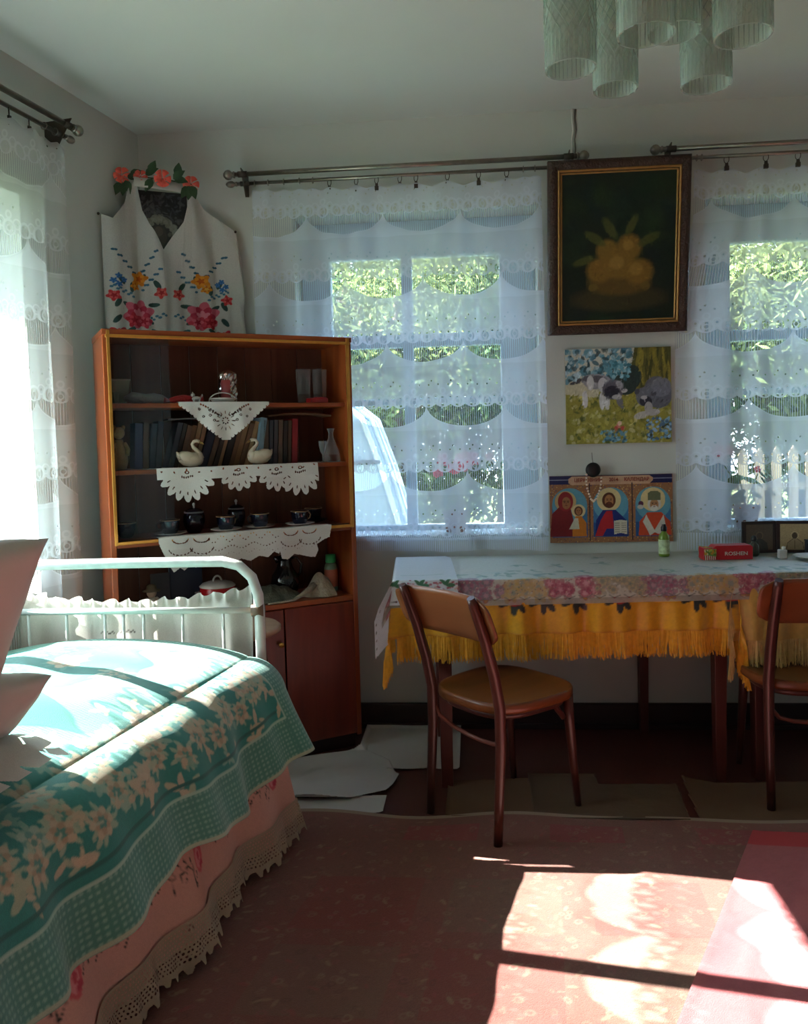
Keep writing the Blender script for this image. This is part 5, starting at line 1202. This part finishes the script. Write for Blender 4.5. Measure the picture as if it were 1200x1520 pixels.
# books
rb2 = random.Random(4)
def book(lx, lean, w_, h_, d_, c, label, cat='book', y=.10, pages=True, z=S2):
    b = inlay('book', label, cat, lx, y, z, 0, 'books on the middle shelf'); 
    m = mat('book_cover_'+c, c, .6, .12, 30)
    M_ = Matrix.Rotation(-lean, 4, 'Y')
    def tb(mb): mb.v = [tuple(M_@Vector(v)) for v in mb.v]; return mb
    obj('cover', tb(MB().box((w_*.06, d_/2, h_/2), (w_*.12, d_, h_)).box((w_*.94, d_/2, h_/2), (w_*.12, d_, h_)).box((w_/2, .0015, h_/2), (w_, .003, h_))), m, b)
    obj('pages', tb(MB().box((w_/2, d_/2+.0025, h_/2), (w_*.76, d_-.006, h_-.008))), mat('yellowed_pages', 'a8977a', .8), b)
    return b
navy, teal_, brn, drk, tan, gry = '1c2a44', '2b3d46', '5e4332', '2c2620', '8a6c4a', '4c4642'
seq = [('22355c', .030, 'thick dark blue book standing leftmost behind the glass'), ('5a4a3a', .022, 'brown book second from the left, behind the glass'), ('243848', .024, 'slate blue book, third from the left'), ('1f2f3e', .022, 'blackish blue book, fourth from the left'),
       ('3a4048', .020, 'grey-blue leaning book left of the left swan'), ('2a2622', .016, 'thin black leaning book above the left swan tail'), ('6b5240', .020, 'brown leaning book above the left swan'), ('7a5c42', .017, 'light brown leaning book above the left swan'), ('8a6c4c', .018, 'tan leaning book above the left swan neck'), ('7d6046', .016, 'sandy brown leaning book left of the navy one'),
       ('151c2e', .034, 'thick navy leaning book with a pale top edge'), ('5a4434', .020, 'dark brown leaning book under the triangular doily, left side'), ('2b221c', .018, 'blackish leaning book under the triangular doily'), ('a08262', .014, 'pale tan leaning book under the doily point'), ('1f1c1c', .026, 'thick black leaning book under the doily point'), ('6f553e', .018, 'brown leaning book behind the right swan head'),
       ('8d7050', .020, 'light brown leaning book behind the right swan'), ('6a4e38', .020, 'reddish brown leaning book behind the right swan'), ('b08c62', .016, 'cream brown leaning book right of the doily'), ('94704c', .018, 'tan leaning book just left of the blue and white one')]
x = .115
for i, (c, w_, lb) in enumerate(seq):
    lean = -(.05 if i < 2 else .09 if i < 4 else .26 if i < 10 else .30)
    h_ = rb2.uniform(.168, .19) if i > 3 else rb2.uniform(.175, .185)
    if i == 4: x += .022
    book(x, lean if True else 0, w_, h_, .115, c, lb, y=.125+rb2.uniform(0, .01)); x += w_*(1.02 if i < 4 else 1.06)+.001
x += .004
book(x, -.16, .022, .195, .12, '7a98a8', 'pale blue and white leaning magazine volume right of the doily'); x += .030
for i, (c, w_, lb) in enumerate((('463a30', .022, 'brown book right of the blue and white one'), ('2a3038', .017, 'dark slate book in the right group'), ('3a3a40', .018, 'charcoal book in the right group'), ('5c4a3c', .020, 'grey brown book in the right group'), ('2c2826', .018, 'black book in the right group'), ('4a3a2c', .015, 'thin brown book beside the red one'), ('8a1c24', .026, 'red book standing rightmost on the middle shelf'))):
    book(x, -.05, w_, rb2.uniform(.175, .188), .12, c, lb); x += w_*1.03+.0015
o = obj('magazine', MB().add([(-.14+.28*t, y_, .012*sin(pi*t)+z_) for z_ in (0, .008) for t in (0, .25, .5, .75, 1) for y_ in (0, .10)], [(i*2, i*2+2, i*2+3, i*2+1) for i in range(4)]+[(10+i*2, 11+i*2, 13+i*2, 12+i*2) for i in range(4)]+[(i*2, 10+i*2, 12+i*2, 2+i*2) for i in range(4)]), mat('old_magazine', '6f5a44', .6), loc=cabw(.80, .13, S2+.193), rz=CA); tag(o, 'curled brown magazine laid flat on top of the right group of books', 'magazine')
o = obj('magazine', MB().box((0, 0, 0), (.17, .11, .006), tilt=('Y', -.03)), mat('grey_magazine', '5c5e60', .6), loc=cabw(.335, .19, S2+.192), rz=CA); tag(o, 'thin grey magazine laid flat over the left leaning books', 'magazine')
# swans
porc = mat('cream_porcelain', 'b8ad98', .25, .05, 10, spec=.6)
def swan(label, x, y, flip):
    s = inlay('swan_figurine', label, 'figurine', x, y, S2, 0, 'pair of porcelain swans'); f = -1 if flip else 1
    def st(pts): return [(p[0]*f, p[1], p[2]) for p in pts]
    mb = MB().tube(st([(-.046, 0, .030), (-.030, 0, .030), (-.005, 0, .030), (.020, 0, .030), (.036, 0, .028), (.044, 0, .030)]), [.006, .021, .029, .028, .018, .006], 18)
    mb.ell((.028*f, 0, .032), (.022, .022, .026)); obj('body', mb, porc, s)
    obj('wing', MB().ell((-.014*f, -.018, .040), (.034, .010, .022), rot=Matrix.Rotation(.35*f, 3, 'Y')), porc, s); obj('wing', MB().ell((-.014*f, .018, .040), (.034, .010, .022), rot=Matrix.Rotation(.35*f, 3, 'Y')), porc, s)
    obj('tail', MB().tube(st([(-.034, 0, .036), (-.046, 0, .050), (-.054, 0, .062)]), [.016, .010, .002], 10), porc, s)
    n_ = obj('neck', MB().tube(st([(.036, 0, .034), (.034, 0, .052), (.024, 0, .066), (.012, 0, .078), (.008, 0, .090), (.014, 0, .100), (.026, 0, .103), (.036, 0, .099)]), [.017, .012, .0085, .007, .0065, .0065, .0075, .007], 12), porc, s)
    obj('beak', MB().tube(st([(.038, 0, .098), (.048, 0, .092), (.054, 0, .088)]), [.005, .0035, .001], 8), mat('ochre_beak', 'a88a50', .4), n_)
swan('cream porcelain swan facing right, left of the pair', .315, .055, False); swan('cream porcelain swan facing left, right of the pair', .592, .055, True)
# yellow plush toy at the far left, decanter and glasses at the right
yl = mat('mustard_plush', 'a08550', .95, .15, 60, .5, sheen=.4); t_ = inlay('plush_toy', 'mustard yellow knitted toy standing at the left end behind glass', 'toy', .062, .13, S2)
obj('body', MB().tube([(0, 0, .0), (0, 0, .03), (.002, 0, .07), (0, 0, .10), (.0, 0, .115)], [.024, .031, .027, .018, .014], 14), yl, t_); obj('head', MB().ell((0, -.004, .140), (.022, .021, .024)), yl, t_)
for s in (-1, 1): obj('ear', MB().ell((s*.017, 0, .160), (.008, .005, .011)), yl, t_); obj('arm', MB().tube([(s*.018, -.01, .10), (s*.030, -.022, .075), (s*.024, -.030, .055)], [.009, .008, .008], 8), yl, t_)
clear = glassmat('clear_glass', 'd8dcdc', .03, .03, 1.0, face=.35)
def goblet(label, x, y, z, prof, name='drinking_glass', cat='glass', grp=None):
    o = obj(name, MB().lathe(prof+[(max(.001, r-.0015), z_+.001) for r, z_ in reversed(prof) if z_ > .006], n=28), clear, loc=cabw(x, y, z), rz=CA); tag(o, label, cat, grp); return o
tum = [(.001, 0), (.024, 0), (.026, .004), (.028, .04), (.0305, .09), (.032, .145)]
goblet('tall clear drinking glass, left of two on the top shelf', .825, .15, S1, tum, grp='tall glasses on the top shelf'); goblet('tall clear drinking glass, right of two on the top shelf', .895, .14, S1, tum, grp='tall glasses on the top shelf')
goblet('clear cut glass decanter without stopper at the right of the middle shelf', .905, .055, S2, [(.001, 0), (.036, 0), (.038, .005), (.036, .03), (.030, .055), (.020, .08), (.012, .10), (.010, .12), (.015, .135), (.017, .14)], 'decanter', 'decanter')
goblet('small clear liqueur glass beside the decanter', .865, .05, S2, [(.001, 0), (.018, 0), (.018, .002), (.004, .008), (.003, .03), (.012, .045), (.017, .075), (.018, .088)], 'liqueur_glass', 'glass')
goblet('tiny clear shot glass at the far left of the top shelf', .045, .06, S1, [(.001, 0), (.012, 0), (.013, .004), (.015, .04)], 'shot_glass', 'glass')
o = obj('red_packet', MB().box((0, 0, .010), (.085, .04, .02)).box((.012, 0, .021), (.05, .036, .006)), mat('red_foil_packet', 'a01c22', .3), bevel=.004, loc=cabw(.86, .085, S1), rz=CA+.1); tag(o, 'low red packet lying in front of the tall glasses', 'packet')
bx = inlay('carton', 'pale flared carton cup standing at the left of the top shelf', 'box', .078, .17, S1); cm = mat('cream_green_carton', '8a8c74', .6, .15, 30)
mb = MB(); mb.add([(a*.022, b*.022, 0) for b in (-1, 1) for a in (-1, 1)]+[(a*.036, b*.030, .092) for b in (-1, 1) for a in (-1, 1)], [(0, 2, 3, 1), (4, 5, 7, 6), (0, 1, 5, 4), (2, 6, 7, 3), (0, 4, 6, 2), (1, 3, 7, 5)], False); obj('body', mb, cm, bx, bevel=.002); obj('rim', MB().box((0, 0, .094), (.076, .064, .006)), mat('cream_rim', 'a8a490', .6), bx, bevel=.002)
wr = mat('grey_plastic_wrap', '8a8d8a', .3, .25, 20, .6); o = obj('wrapped_bundle', MB().tube([(-.08, 0, .02), (-.05, 0, .024), (0, 0, .020), (.03, 0, .021), (.06, 0, .018), (.085, 0, .015)], [.008, .022, .019, .021, .017, .005], 14), wr, loc=cabw(.165, .11, S1), rz=CA); tag(o, 'grey plastic wrapped bundle lying on the top shelf', 'package')
rw = inlay('wrapped_sweet', 'red wrapped roll with twisted ends on the top shelf', 'sweet', .30, .09, S1); rm = mat('red_wrapper', 'b02a30', .35, .2, 40, .5)
obj('roll', MB().tube([(-.05, 0, .012), (-.03, 0, .015), (0, 0, .018), (.035, 0, .016), (.055, 0, .012)], [.008, .013, .016, .014, .006], 12), rm, rw); obj('twist', MB().tube([(.055, 0, .012), (.065, -.004, .018), (.078, -.004, .02)], [.004, .008, .013], 8), rm, rw); obj('twist', MB().tube([(-.05, 0, .012), (-.062, 0, .012), (-.07, 0, .014)], [.004, .008, .011], 8), mat('pink_wrapper', 'c06a70', .4), rw)
an = inlay('ceramic_animal', 'tiny white ceramic animal figure beside the wicker hoop basket', 'figurine', .345, .05, S1); wm = mat('white_bisque', 'b9b6b2', .5)
obj('body', MB().ell((0, 0, .016), (.018, .010, .010)), wm, an); obj('head', MB().ell((-.013, 0, .030), (.008, .007, .008)), wm, an)
for lx in (-.010, .011):
    for ly in (-.005, .005): obj('leg', MB().tube([(lx, ly, 0), (lx, ly, .014)], .003, 6), wm, an)
obj('tail', MB().tube([(.016, 0, .02), (.024, 0, .028), (.022, 0, .034)], .0022, 6), wm, an); obj('ear', MB().ell((-.013, .005, .038), (.003, .002, .005)), wm, an)
fo = inlay('foil_wrapped_candle', 'upright red cylinder wrapped in crumpled silver foil on the top shelf', 'candle', .493, .13, S1)
obj('cylinder', MB().lathe([(.001, 0), (.031, 0), (.031, .115), (.001, .115)], n=28), mat('dull_red_candle', '9c4444', .5), fo)
mb = MB(); vs = []; nn, mm_ = 40, 22
for j in range(mm_+1):
    for i in range(nn):
        a = 2*pi*i/nn; z_ = .0+.138*j/mm_; r_ = .034+.0022*sin(5*a+z_*90)+.0022*sin(11*a-z_*150)+rb2.uniform(-.001, .001); r_ *= (1 if z_ < .115 else max(.15, 1-((z_-.115)/.023)**2*.8)); vs.append((r_*cos(a), r_*sin(a), z_))
fs = [(j*nn+i, j*nn+(i+1) % nn, (j+1)*nn+(i+1) % nn, (j+1)*nn+i) for j in range(mm_) for i in range(nn) if not (j < 15 and 22 <= i <= 29)]
obj('foil', mb.add(vs, fs, False), mat('silver_foil', 'b9b7b4', .18, .1, 30, metal=.95), fo)
hb = inlay('hoop_basket', 'low white wire basket with an arched handle behind the triangular doily', 'basket', .45, .055, S1); wmm = mat('white_wire', 'c0beb8', .5)
obj('handle', MB().tube([(cos(t)*.055, 0, sin(t)*.036+.004) for t in np.linspace(0, pi, 17)], .0022, 8), wmm, hb); obj('bowl', MB().lathe([(.02, .002), (.04, .005), (.05, .014), (.052, .016)], n=30), wmm, hb); obj('rim', MB().tube([(cos(t)*.052, sin(t)*.052, .016) for t in np.linspace(0, 2*pi, 25)[:-1]], .002, 6, closed=True), wmm, hb)
# cups, saucers, lidded pots
nav = mat('navy_glaze', '0f1428', .12, .1, 20, spec=.7); gl = mat('worn_gilt_rim', 'b48a60', .35, .1, 30, metal=.6); wgl = mat('white_glaze', 'cfccc4', .25)
cupprof = [(.001, .003), (.019, .003), (.021, .0), (.022, .003), (.029, .012), (.0345, .03), (.0365, .052), (.0375, .058)]
def cup(label, x, y, handle, z=S3+.006):
    c = inlay('cup', label, 'cup', x, y, z, 0, 'navy blue cups on the lower shelf')
    obj('body', MB().lathe(cupprof+[(.036, .0575), (.035, .052), (.033, .030), (.020, .008), (.001, .006)], n=32), nav, c)
    obj('gilt_rim', MB().lathe([(.0368, .056), (.0382, .0565), (.0382, .059), (.0362, .059)], n=32), gl, c)
    hs = [(.034, 0, .048), (.046, 0, .050), (.052, 0, .040), (.048, 0, .026), (.033, 0, .019)]
    ca, sa = cos(handle), sin(handle); obj('handle', MB().tube([(h[0]*ca, h[0]*sa, h[2]) for h in hs], .0028, 8), gl if handle != pi else nav, c)
    return c
def saucer(label, x, y, m=wgl):
    o = obj('saucer', MB().lathe([(.001, .001), (.022, .001), (.032, .003), (.052, .010), (.062, .014), (.0625, .0155), (.052, .012), (.032, .0055), (.020, .004), (.001, .004)], n=36), m, loc=cabw(x, y, S3), rz=CA); tag(o, label, 'saucer', 'saucers under the navy cups'); return o
cups = [(.232, .085, pi, 'navy cup with gilt rim standing leftmost on a white saucer'), (.452, .085, .5, 'navy cup second from the left on a white saucer'), (.598, .10, pi, 'navy cup in the middle with gilt handle to its left'), (.768, .09, .2, 'navy cup second from the right, handle to its right')]
for i, (x, y, h, lb) in enumerate(cups):
    saucer('white saucer under the '+('leftmost', 'second', 'third', 'fourth')[i]+' navy cup of the front row', x, y); cup(lb, x, y, h)
saucer('dark saucer under the rearmost cup at the right end', .865, .19, nav); cup('navy cup on a dark saucer at the right end, set back', .865, .185, pi/2)
cup('navy cup without a saucer at the far left behind the glass', .078, .15, pi/2, S3)
def pot(label, x, y, s=1):
    p = inlay('sugar_bowl', label, 'bowl', x, y, S3, 0, 'lidded navy bowls'); 
    obj('body', MB().lathe([(.001, 0), (.024*s, 0), (.026*s, .004), (.036*s, .02), (.041*s, .045), (.040*s, .068), (.034*s, .082), (.001, .082)], n=32), nav, p)
    l = obj('lid', MB().lathe([(.034*s, .082), (.035*s, .085), (.030*s, .091), (.018*s, .097), (.006, .100), (.001, .100)], n=32), nav, p)
    obj('knob', MB().lathe([(.004, .098), (.003, .106), (.006, .112), (.005, .118), (.001, .121)], n=14), mat('white_knob', 'c9c4be', .3), l)
    obj('rim', MB().lathe([(.0345*s, .079), (.0365*s, .081), (.0365*s, .085), (.034*s, .086)], n=32), mat('grey_rim', '6f6c68', .35), p)
pot('big lidded navy sugar bowl between the first two cups', .342, .155, 1.05); pot('lidded navy sugar bowl behind the middle cup', .528, .20, .9)
# bottom open shelf
dl = inlay('doll', 'small white doll with a hat sitting on the bottom shelf', 'doll', .155, .10, S4); wd = mat('white_doll_cloth', 'b0a89c', .8, .15, 40); sk = mat('doll_skin', 'a8927c', .6)
obj('dress', MB().lathe([(.001, 0), (.045, 0), (.043, .02), (.030, .045), (.018, .062), (.012, .068), (.001, .07)], n=24), wd, dl); obj('head', MB().ell((0, -.002, .084), (.019, .018, .020)), sk, dl)
h_ = obj('hat', MB().lathe([(.034, .090), (.035, .092), (.020, .098), (.018, .110), (.010, .116), (.001, .117)], n=24), mat('dark_straw_hat', '5e5440', .8), dl)
for s in (-1, 1): obj('arm', MB().tube([(s*.016, 0, .062), (s*.034, -.012, .045), (s*.040, -.024, .030)], [.007, .007, .006], 8), wd, dl); obj('shoe', MB().ell((s*.016, -.046, .009), (.010, .014, .009)), wd, dl)
nbk = inlay('standing_picture', 'dark grey card standing tilted behind the white doll', 'card', .20, .19, S4); obj('card', MB().box((.02, .01, .07), (.10, .004, .14), tilt=('X', -.1)), mat('dark_grey_card', '3a3a42', .5), nbk)
o = obj('blue_folder', MB().box((0, 0, .085), (.13, .02, .17), tilt=('X', -.06)), mat('navy_folder', '141c34', .5), bevel=.002, loc=cabw(.31, .20, S4), rz=CA); tag(o, 'dark navy folder standing between the doll and the enamel pot', 'folder')
ep = inlay('enamel_pot', 'white enamel pot with a red band and loop lid handle on the bottom shelf', 'pot', .415, .11, S4); we = mat('white_enamel', 'b4aca4', .25, .08, 12)
obj('body', MB().lathe([(.001, 0), (.055, 0), (.066, .008), (.072, .03), (.072, .045)], n=36), we, ep); obj('red_band', MB().lathe([(.0722, .045), (.0725, .047), (.070, .078), (.068, .080)], n=36), mat('red_enamel', '9c1a1e', .25), ep)
l = obj('lid', MB().lathe([(.071, .080), (.072, .083), (.060, .094), (.035, .101), (.001, .103)], n=36), we, ep); obj('loop_handle', MB().tube([(cos(t)*.017, 0, .098+sin(t)*.024) for t in np.linspace(0, pi, 13)], .004, 8), we, l)
for s in (-1, 1): obj('ear_handle', MB().tube([(s*.070, -.016, .060), (s*.084, -.012, .060), (s*.086, .012, .060), (s*.070, .016, .060)], .004, 8), we, ep)
jg = inlay('jug', 'black glazed jug at the back of the bottom shelf', 'jug', .725, .18, S4); bk = mat('black_glaze', '0c0c10', .1, spec=.7)
obj('body', MB().lathe([(.001, 0), (.040, 0), (.055, .02), (.062, .05), (.055, .085), (.036, .115), (.028, .14), (.034, .165), (.031, .165), (.025, .14), (.001, .13)], n=36), bk, jg); obj('handle', MB().tube([(.030, 0, .155), (.055, 0, .155), (.075, 0, .125), (.070, 0, .09), (.055, 0, .07)], .006, 8), bk, jg); obj('spout', MB().tube([(-.028, 0, .145), (-.038, 0, .158), (-.046, 0, .166)], [.012, .010, .006], 8), bk, jg)
gp = mat('grey_green_mesh', '54584a', .7, .2, 30, .5)
def hump(nm, lb, cat, x, y, rx, ry, h, m, seed, z=S4):
    def pos(U, V):
        r = V; a = U*2*pi; rr_ = r*(1+.12*np.sin(3*a+seed)+.06*np.sin(7*a)); X_, Y_ = rx*rr_*np.cos(a), ry*rr_*np.sin(a)
        Z_ = h*(1-r**2.2)*(1+.25*vnoise(X_*60, Y_*60, seed))+.002; return (X_, Y_, Z_)
    o = grid(nm, 60, 16, pos, None, m); o.location = cabw(x, y, z); o.rotation_euler.z = CA; tag(o, lb, cat); return o
hump('covered_tray', 'tray covered with grey green netting on the bottom shelf', 'tray', .635, .10, .125, .075, .052, gp, 2)
hump('cloth_bundle', 'crumpled beige ribbon bundle at the edge of the bottom shelf', 'cloth', .845, .07, .07, .055, .085, mat('beige_ribbon', '8f8370', .7, .2, 30, .6), 5)
o = obj('ribbon', MB().tube([(.0, 0, .05), (-.03, -.015, .035), (-.07, -.03, .02), (-.11, -.045, .006), (-.16, -.05, .004), (-.22, -.05, .004)], [.016, .013, .009, .006, .005, .004], 8), MATS['beige_ribbon'], loc=cabw(.81, .055, S4), rz=CA); tag(o, 'beige ribbon tail trailing along the front of the bottom shelf', 'ribbon')
bt = inlay('shampoo_bottle', 'plastic bottle with green cap and orange label on the bottom shelf', 'bottle', .925, .15, S4)
obj('body', MB().lathe([(.001, 0), (.026, 0), (.029, .006), (.029, .10), (.024, .118), (.013, .124), (.001, .124)], n=24), mat('pale_green_plastic', '6f8a70', .3), bt); obj('label', MB().lathe([(.0294, .02), (.0294, .095)], n=24), mat('orange_label', 'a8583c', .5, .2, 30), bt); obj('cap', MB().lathe([(.022, .124), (.023, .126), (.022, .158), (.001, .160)], n=24), mat('bright_green_cap', '2fa35c', .35), bt)

# ------------------------------------------------------------ outside
ground = mat('garden_grass', '5c6b34', .95, .25, 2, .4)
o = obj('ground', MB().add([(-14, YW+.3, -.35), (14, YW+.3, -.35), (14, 26, -.2), (-14, 26, -.2)], [(0, 1, 2, 3)]).add([(-14, -8, -.35), (-2.9, -8, -.35), (-2.2, YW+.3, -.35), (-14, YW+.3, -.35)], [(0, 1, 2, 3)]), ground); o['kind'] = 'structure'
# potted geraniums on the sills, between net and glass
pink = mat('pink_petals', 'e8707c', .6, .1, 30); gleaf = mat('geranium_leaf', '5f7a48', .7, .15, 30); clay = mat('clay_pot', '8a4f38', .8, .1, 20)
def geranium(label, x, heads, h=.34, seed=1):
    q = random.Random(seed); g_ = thing('potted_geranium', label, 'plant', (x, YW+.075, .88), 0, 'geraniums on the window sills')
    obj('pot', MB().lathe([(.001, 0), (.042, 0), (.056, .085), (.060, .085), (.060, .10), (.052, .10), (.045, .085), (.001, .08)], n=24), clay, g_)
    for k in range(16):
        a = q.uniform(0, 2*pi); r = q.uniform(.03, .11); z = q.uniform(.12, .24); c = (cos(a)*r, max(-.05, min(.07, sin(a)*r*.6)), z)
        st_ = obj('leaf', MB().lathe([(.001, 0), (.018, .003), (.028, .009), (.030, .007)], c, 10, Vector((cos(a), -.4, 1))), gleaf, g_)
    for hx_, hz_, r in heads:
        obj('stem', MB().tube([(0, 0, .09), (hx_*.4, 0, hz_*.6), (hx_, 0, hz_-.02)], .0025, 6), gleaf, g_)
        mb = MB()
        for k in range(22):
            v = Vector((q.gauss(0, 1), q.gauss(0, 1), q.gauss(0, 1))).normalized(); mb.ell(Vector((hx_, 0, hz_))+v*r*.8, (r*.36, r*.36, r*.36), 8, 5)
        obj('flower_head', mb, pink, g_)
geranium('pink geranium behind the lace of the left far window', -.08, [(-.075, .275, .022), (-.05, .335, .028), (.0, .30, .03), (.045, .325, .042), (.09, .335, .03), (.16, .345, .018)], seed=2)
geranium('pink geranium behind the lace of the right far window', 1.22, [(-.12, .34, .026), (-.07, .35, .018), (.05, .26, .014)], seed=5)
# plastic sheeted cold frame just outside the left window
sh_ = mat('pale_plastic_sheet', '93a8ba', .3, .08, 3, .3); cf = thing('covered_cold_frame', 'pale sheet covered frame standing outside behind the left window', 'garden frame', (-1.30, 5.6, -.3))
prof3 = [(-.75, 0), (-.75, 1.25), (-.68, 1.55), (-.45, 1.80), (.0, 1.90), (.45, 1.86), (.60, 1.74), (.72, 1.4), (.95, .6), (1.05, 0)]
M_ = Matrix.Rotation(pi/2, 4, 'X'); obj('sheet', MB().prism(prof3, .9, -.45, M_), sh_, cf, bevel=.03)
for yy in (-.46, 0, .46): obj('hoop', MB().tube([(p[0]*1.01, yy, p[1]*1.01) for p in prof3], .018, 8), mat('pale_hoop', 'd0d8de', .4), cf)
obj('rail', MB().tube([(-.76, -.47, 1.45), (.72, -.47, 1.47)], .014, 8), mat('dark_rail', '2c3438', .5), cf)
# picket fence beyond
fn = thing('picket_fence', 'weathered wooden picket fence at the back of the garden', 'fence', (0, 8.2, -.3)); fm = wood('weathered_wood', '6f5c4a', '94806a', 'Z', 8, .8)
pk = None
for k in range(46):
    x = .9+k*.16
    if pk is None: pk = obj('picket', MB().prism([(-.045, 0), (.045, 0), (.045, 1.35), (0, 1.42), (-.045, 1.35)], .02, -.01, Matrix.Rotation(pi/2, 4, 'X')), fm, fn); p_ = pk
    else: p_ = pk.copy(); COL.objects.link(p_)
    p_.location = (x, 0, rb2.uniform(-.03, .03)); p_.parent = fn
for z in (.35, 1.05): obj('fence_rail', MB().box((4.5, .03, z), (7.6, .03, .07)), fm, fn)
# trees
bark = mat('tree_bark', '5a4a3a', .95, .2, 8, .6)
def leafmat(n, c):
    m, t = newmat(n); out = N(t, 'ShaderNodeOutputMaterial'); df = N(t, 'ShaderNodeBsdfDiffuse'); tl = N(t, 'ShaderNodeBsdfTranslucent'); mx = N(t, 'ShaderNodeMixShader'); mx.inputs[0].default_value = .35
    oi = N(t, 'ShaderNodeTexNoise'); oi.inputs['Scale'].default_value = 3; tcn = N(t, 'ShaderNodeTexCoord'); t.links.new(tcn.outputs['Object'], oi.inputs[0]); cr = N(t, 'ShaderNodeValToRGB')
    cr.color_ramp.elements[0].position = .35; cr.color_ramp.elements[0].color = (*[x*.55 for x in lin(c)], 1); cr.color_ramp.elements[1].position = .68; cr.color_ramp.elements[1].color = (*[x*1.25 for x in lin(c)], 1)
    t.links.new(oi.outputs[0], cr.inputs[0])
    for n_ in (df, tl): t.links.new(cr.outputs[0], n_.inputs[0])
    t.links.new(df.outputs[0], mx.inputs[1]); t.links.new(tl.outputs[0], mx.inputs[2]); t.links.new(mx.outputs[0], out.inputs[0]); return m
lm1, lm2 = leafmat('leaves_olive', '727f52'), leafmat('leaves_green', '4e6644')
def tree(label, x, y, h, r, n, m, seed, low=.5):
    rs = np.random.RandomState(seed); t = thing('tree', label, 'tree', (x, y, -.3), 0, 'trees in the garden behind the windows')
    mb = MB().tube([(0, 0, 0), (.03, .02, h*.25), (-.04, 0, h*.5), (.02, .03, h*.8)], [.13, .10, .07, .03], 10); obj('trunk', mb, bark, t)
    for k in range(6):
        a = k*1.05+seed; z0 = h*(.25+.08*k); obj('branch', MB().tube([(0, 0, z0), (cos(a)*r*.35, sin(a)*r*.35, z0+.35), (cos(a)*r*.75, sin(a)*r*.75, z0+.6)], [.045, .03, .012], 7), bark, t)
    cl = rs.normal(size=(34, 3)); cl /= np.linalg.norm(cl, axis=1)[:, None]; cl *= (rs.rand(34, 1)**.4)*np.array([r*.85, r*.85, (h-low)*.5]); cl += [0, 0, low+(h-low)*.5]
    c = cl[rs.randint(0, 34, n)]+rs.normal(size=(n, 3))*r*.16
    d = rs.normal(size=(n, 3)); d /= np.linalg.norm(d, axis=1)[:, None]; e = np.cross(d, rs.normal(size=(n, 3))); e /= np.linalg.norm(e, axis=1)[:, None]
    L = rs.uniform(.045, .085, (n, 1)); Wd = L*.30
    V = np.stack([c-d*L, c-e*Wd, c+d*L, c+e*Wd], 1).reshape(-1, 3)
    me = bpy.data.meshes.new('crown'); me.vertices.add(len(V)); me.vertices.foreach_set('co', V.ravel()); F = np.arange(4*n, dtype=np.int32); me.loops.add(4*n); me.loops.foreach_set('vertex_index', F); me.polygons.add(n)
    me.polygons.foreach_set('loop_start', np.arange(0, 4*n, 4, dtype=np.int32)); me.polygons.foreach_set('loop_total', np.full(n, 4, np.int32)); me.update(calc_edges=True); me.materials.append(m)
    o = bpy.data.objects.new('crown', me); COL.objects.link(o); o.parent = t; o['kind'] = 'stuff'
for i, a in enumerate(((-2.9, 9.6, 4.3, 1.7, 26000, lm2), (-.9, 10.2, 4.6, 1.9, 30000, lm1), (1.4, 9.8, 4.4, 1.8, 28000, lm2), (3.4, 9.6, 4.5, 1.8, 28000, lm1), (5.4, 9.9, 4.4, 1.8, 24000, lm2), (-4.9, 10.0, 4.3, 1.8, 18000, lm1), (-1.9, 12.5, 5.6, 2.2, 22000, lm2), (.5, 13, 5.4, 2.2, 22000, lm2), (2.6, 12.6, 5.6, 2.2, 22000, lm1), (5.0, 12.8, 5.6, 2.2, 20000, lm2))):
    lb = ('garden tree leftmost behind the cold frame', 'olive green garden tree behind the left window', 'dense green tree seen between the two far windows', 'olive tree seen through the right far window', 'green tree beyond the right edge of the right window', 'olive tree far left of the garden', 'tall back row tree behind the left window', 'tall back row tree between the windows', 'tall olive back row tree behind the right window', 'tall back row tree at the far right')[i]
    tree(lb, *a, seed=i+3)
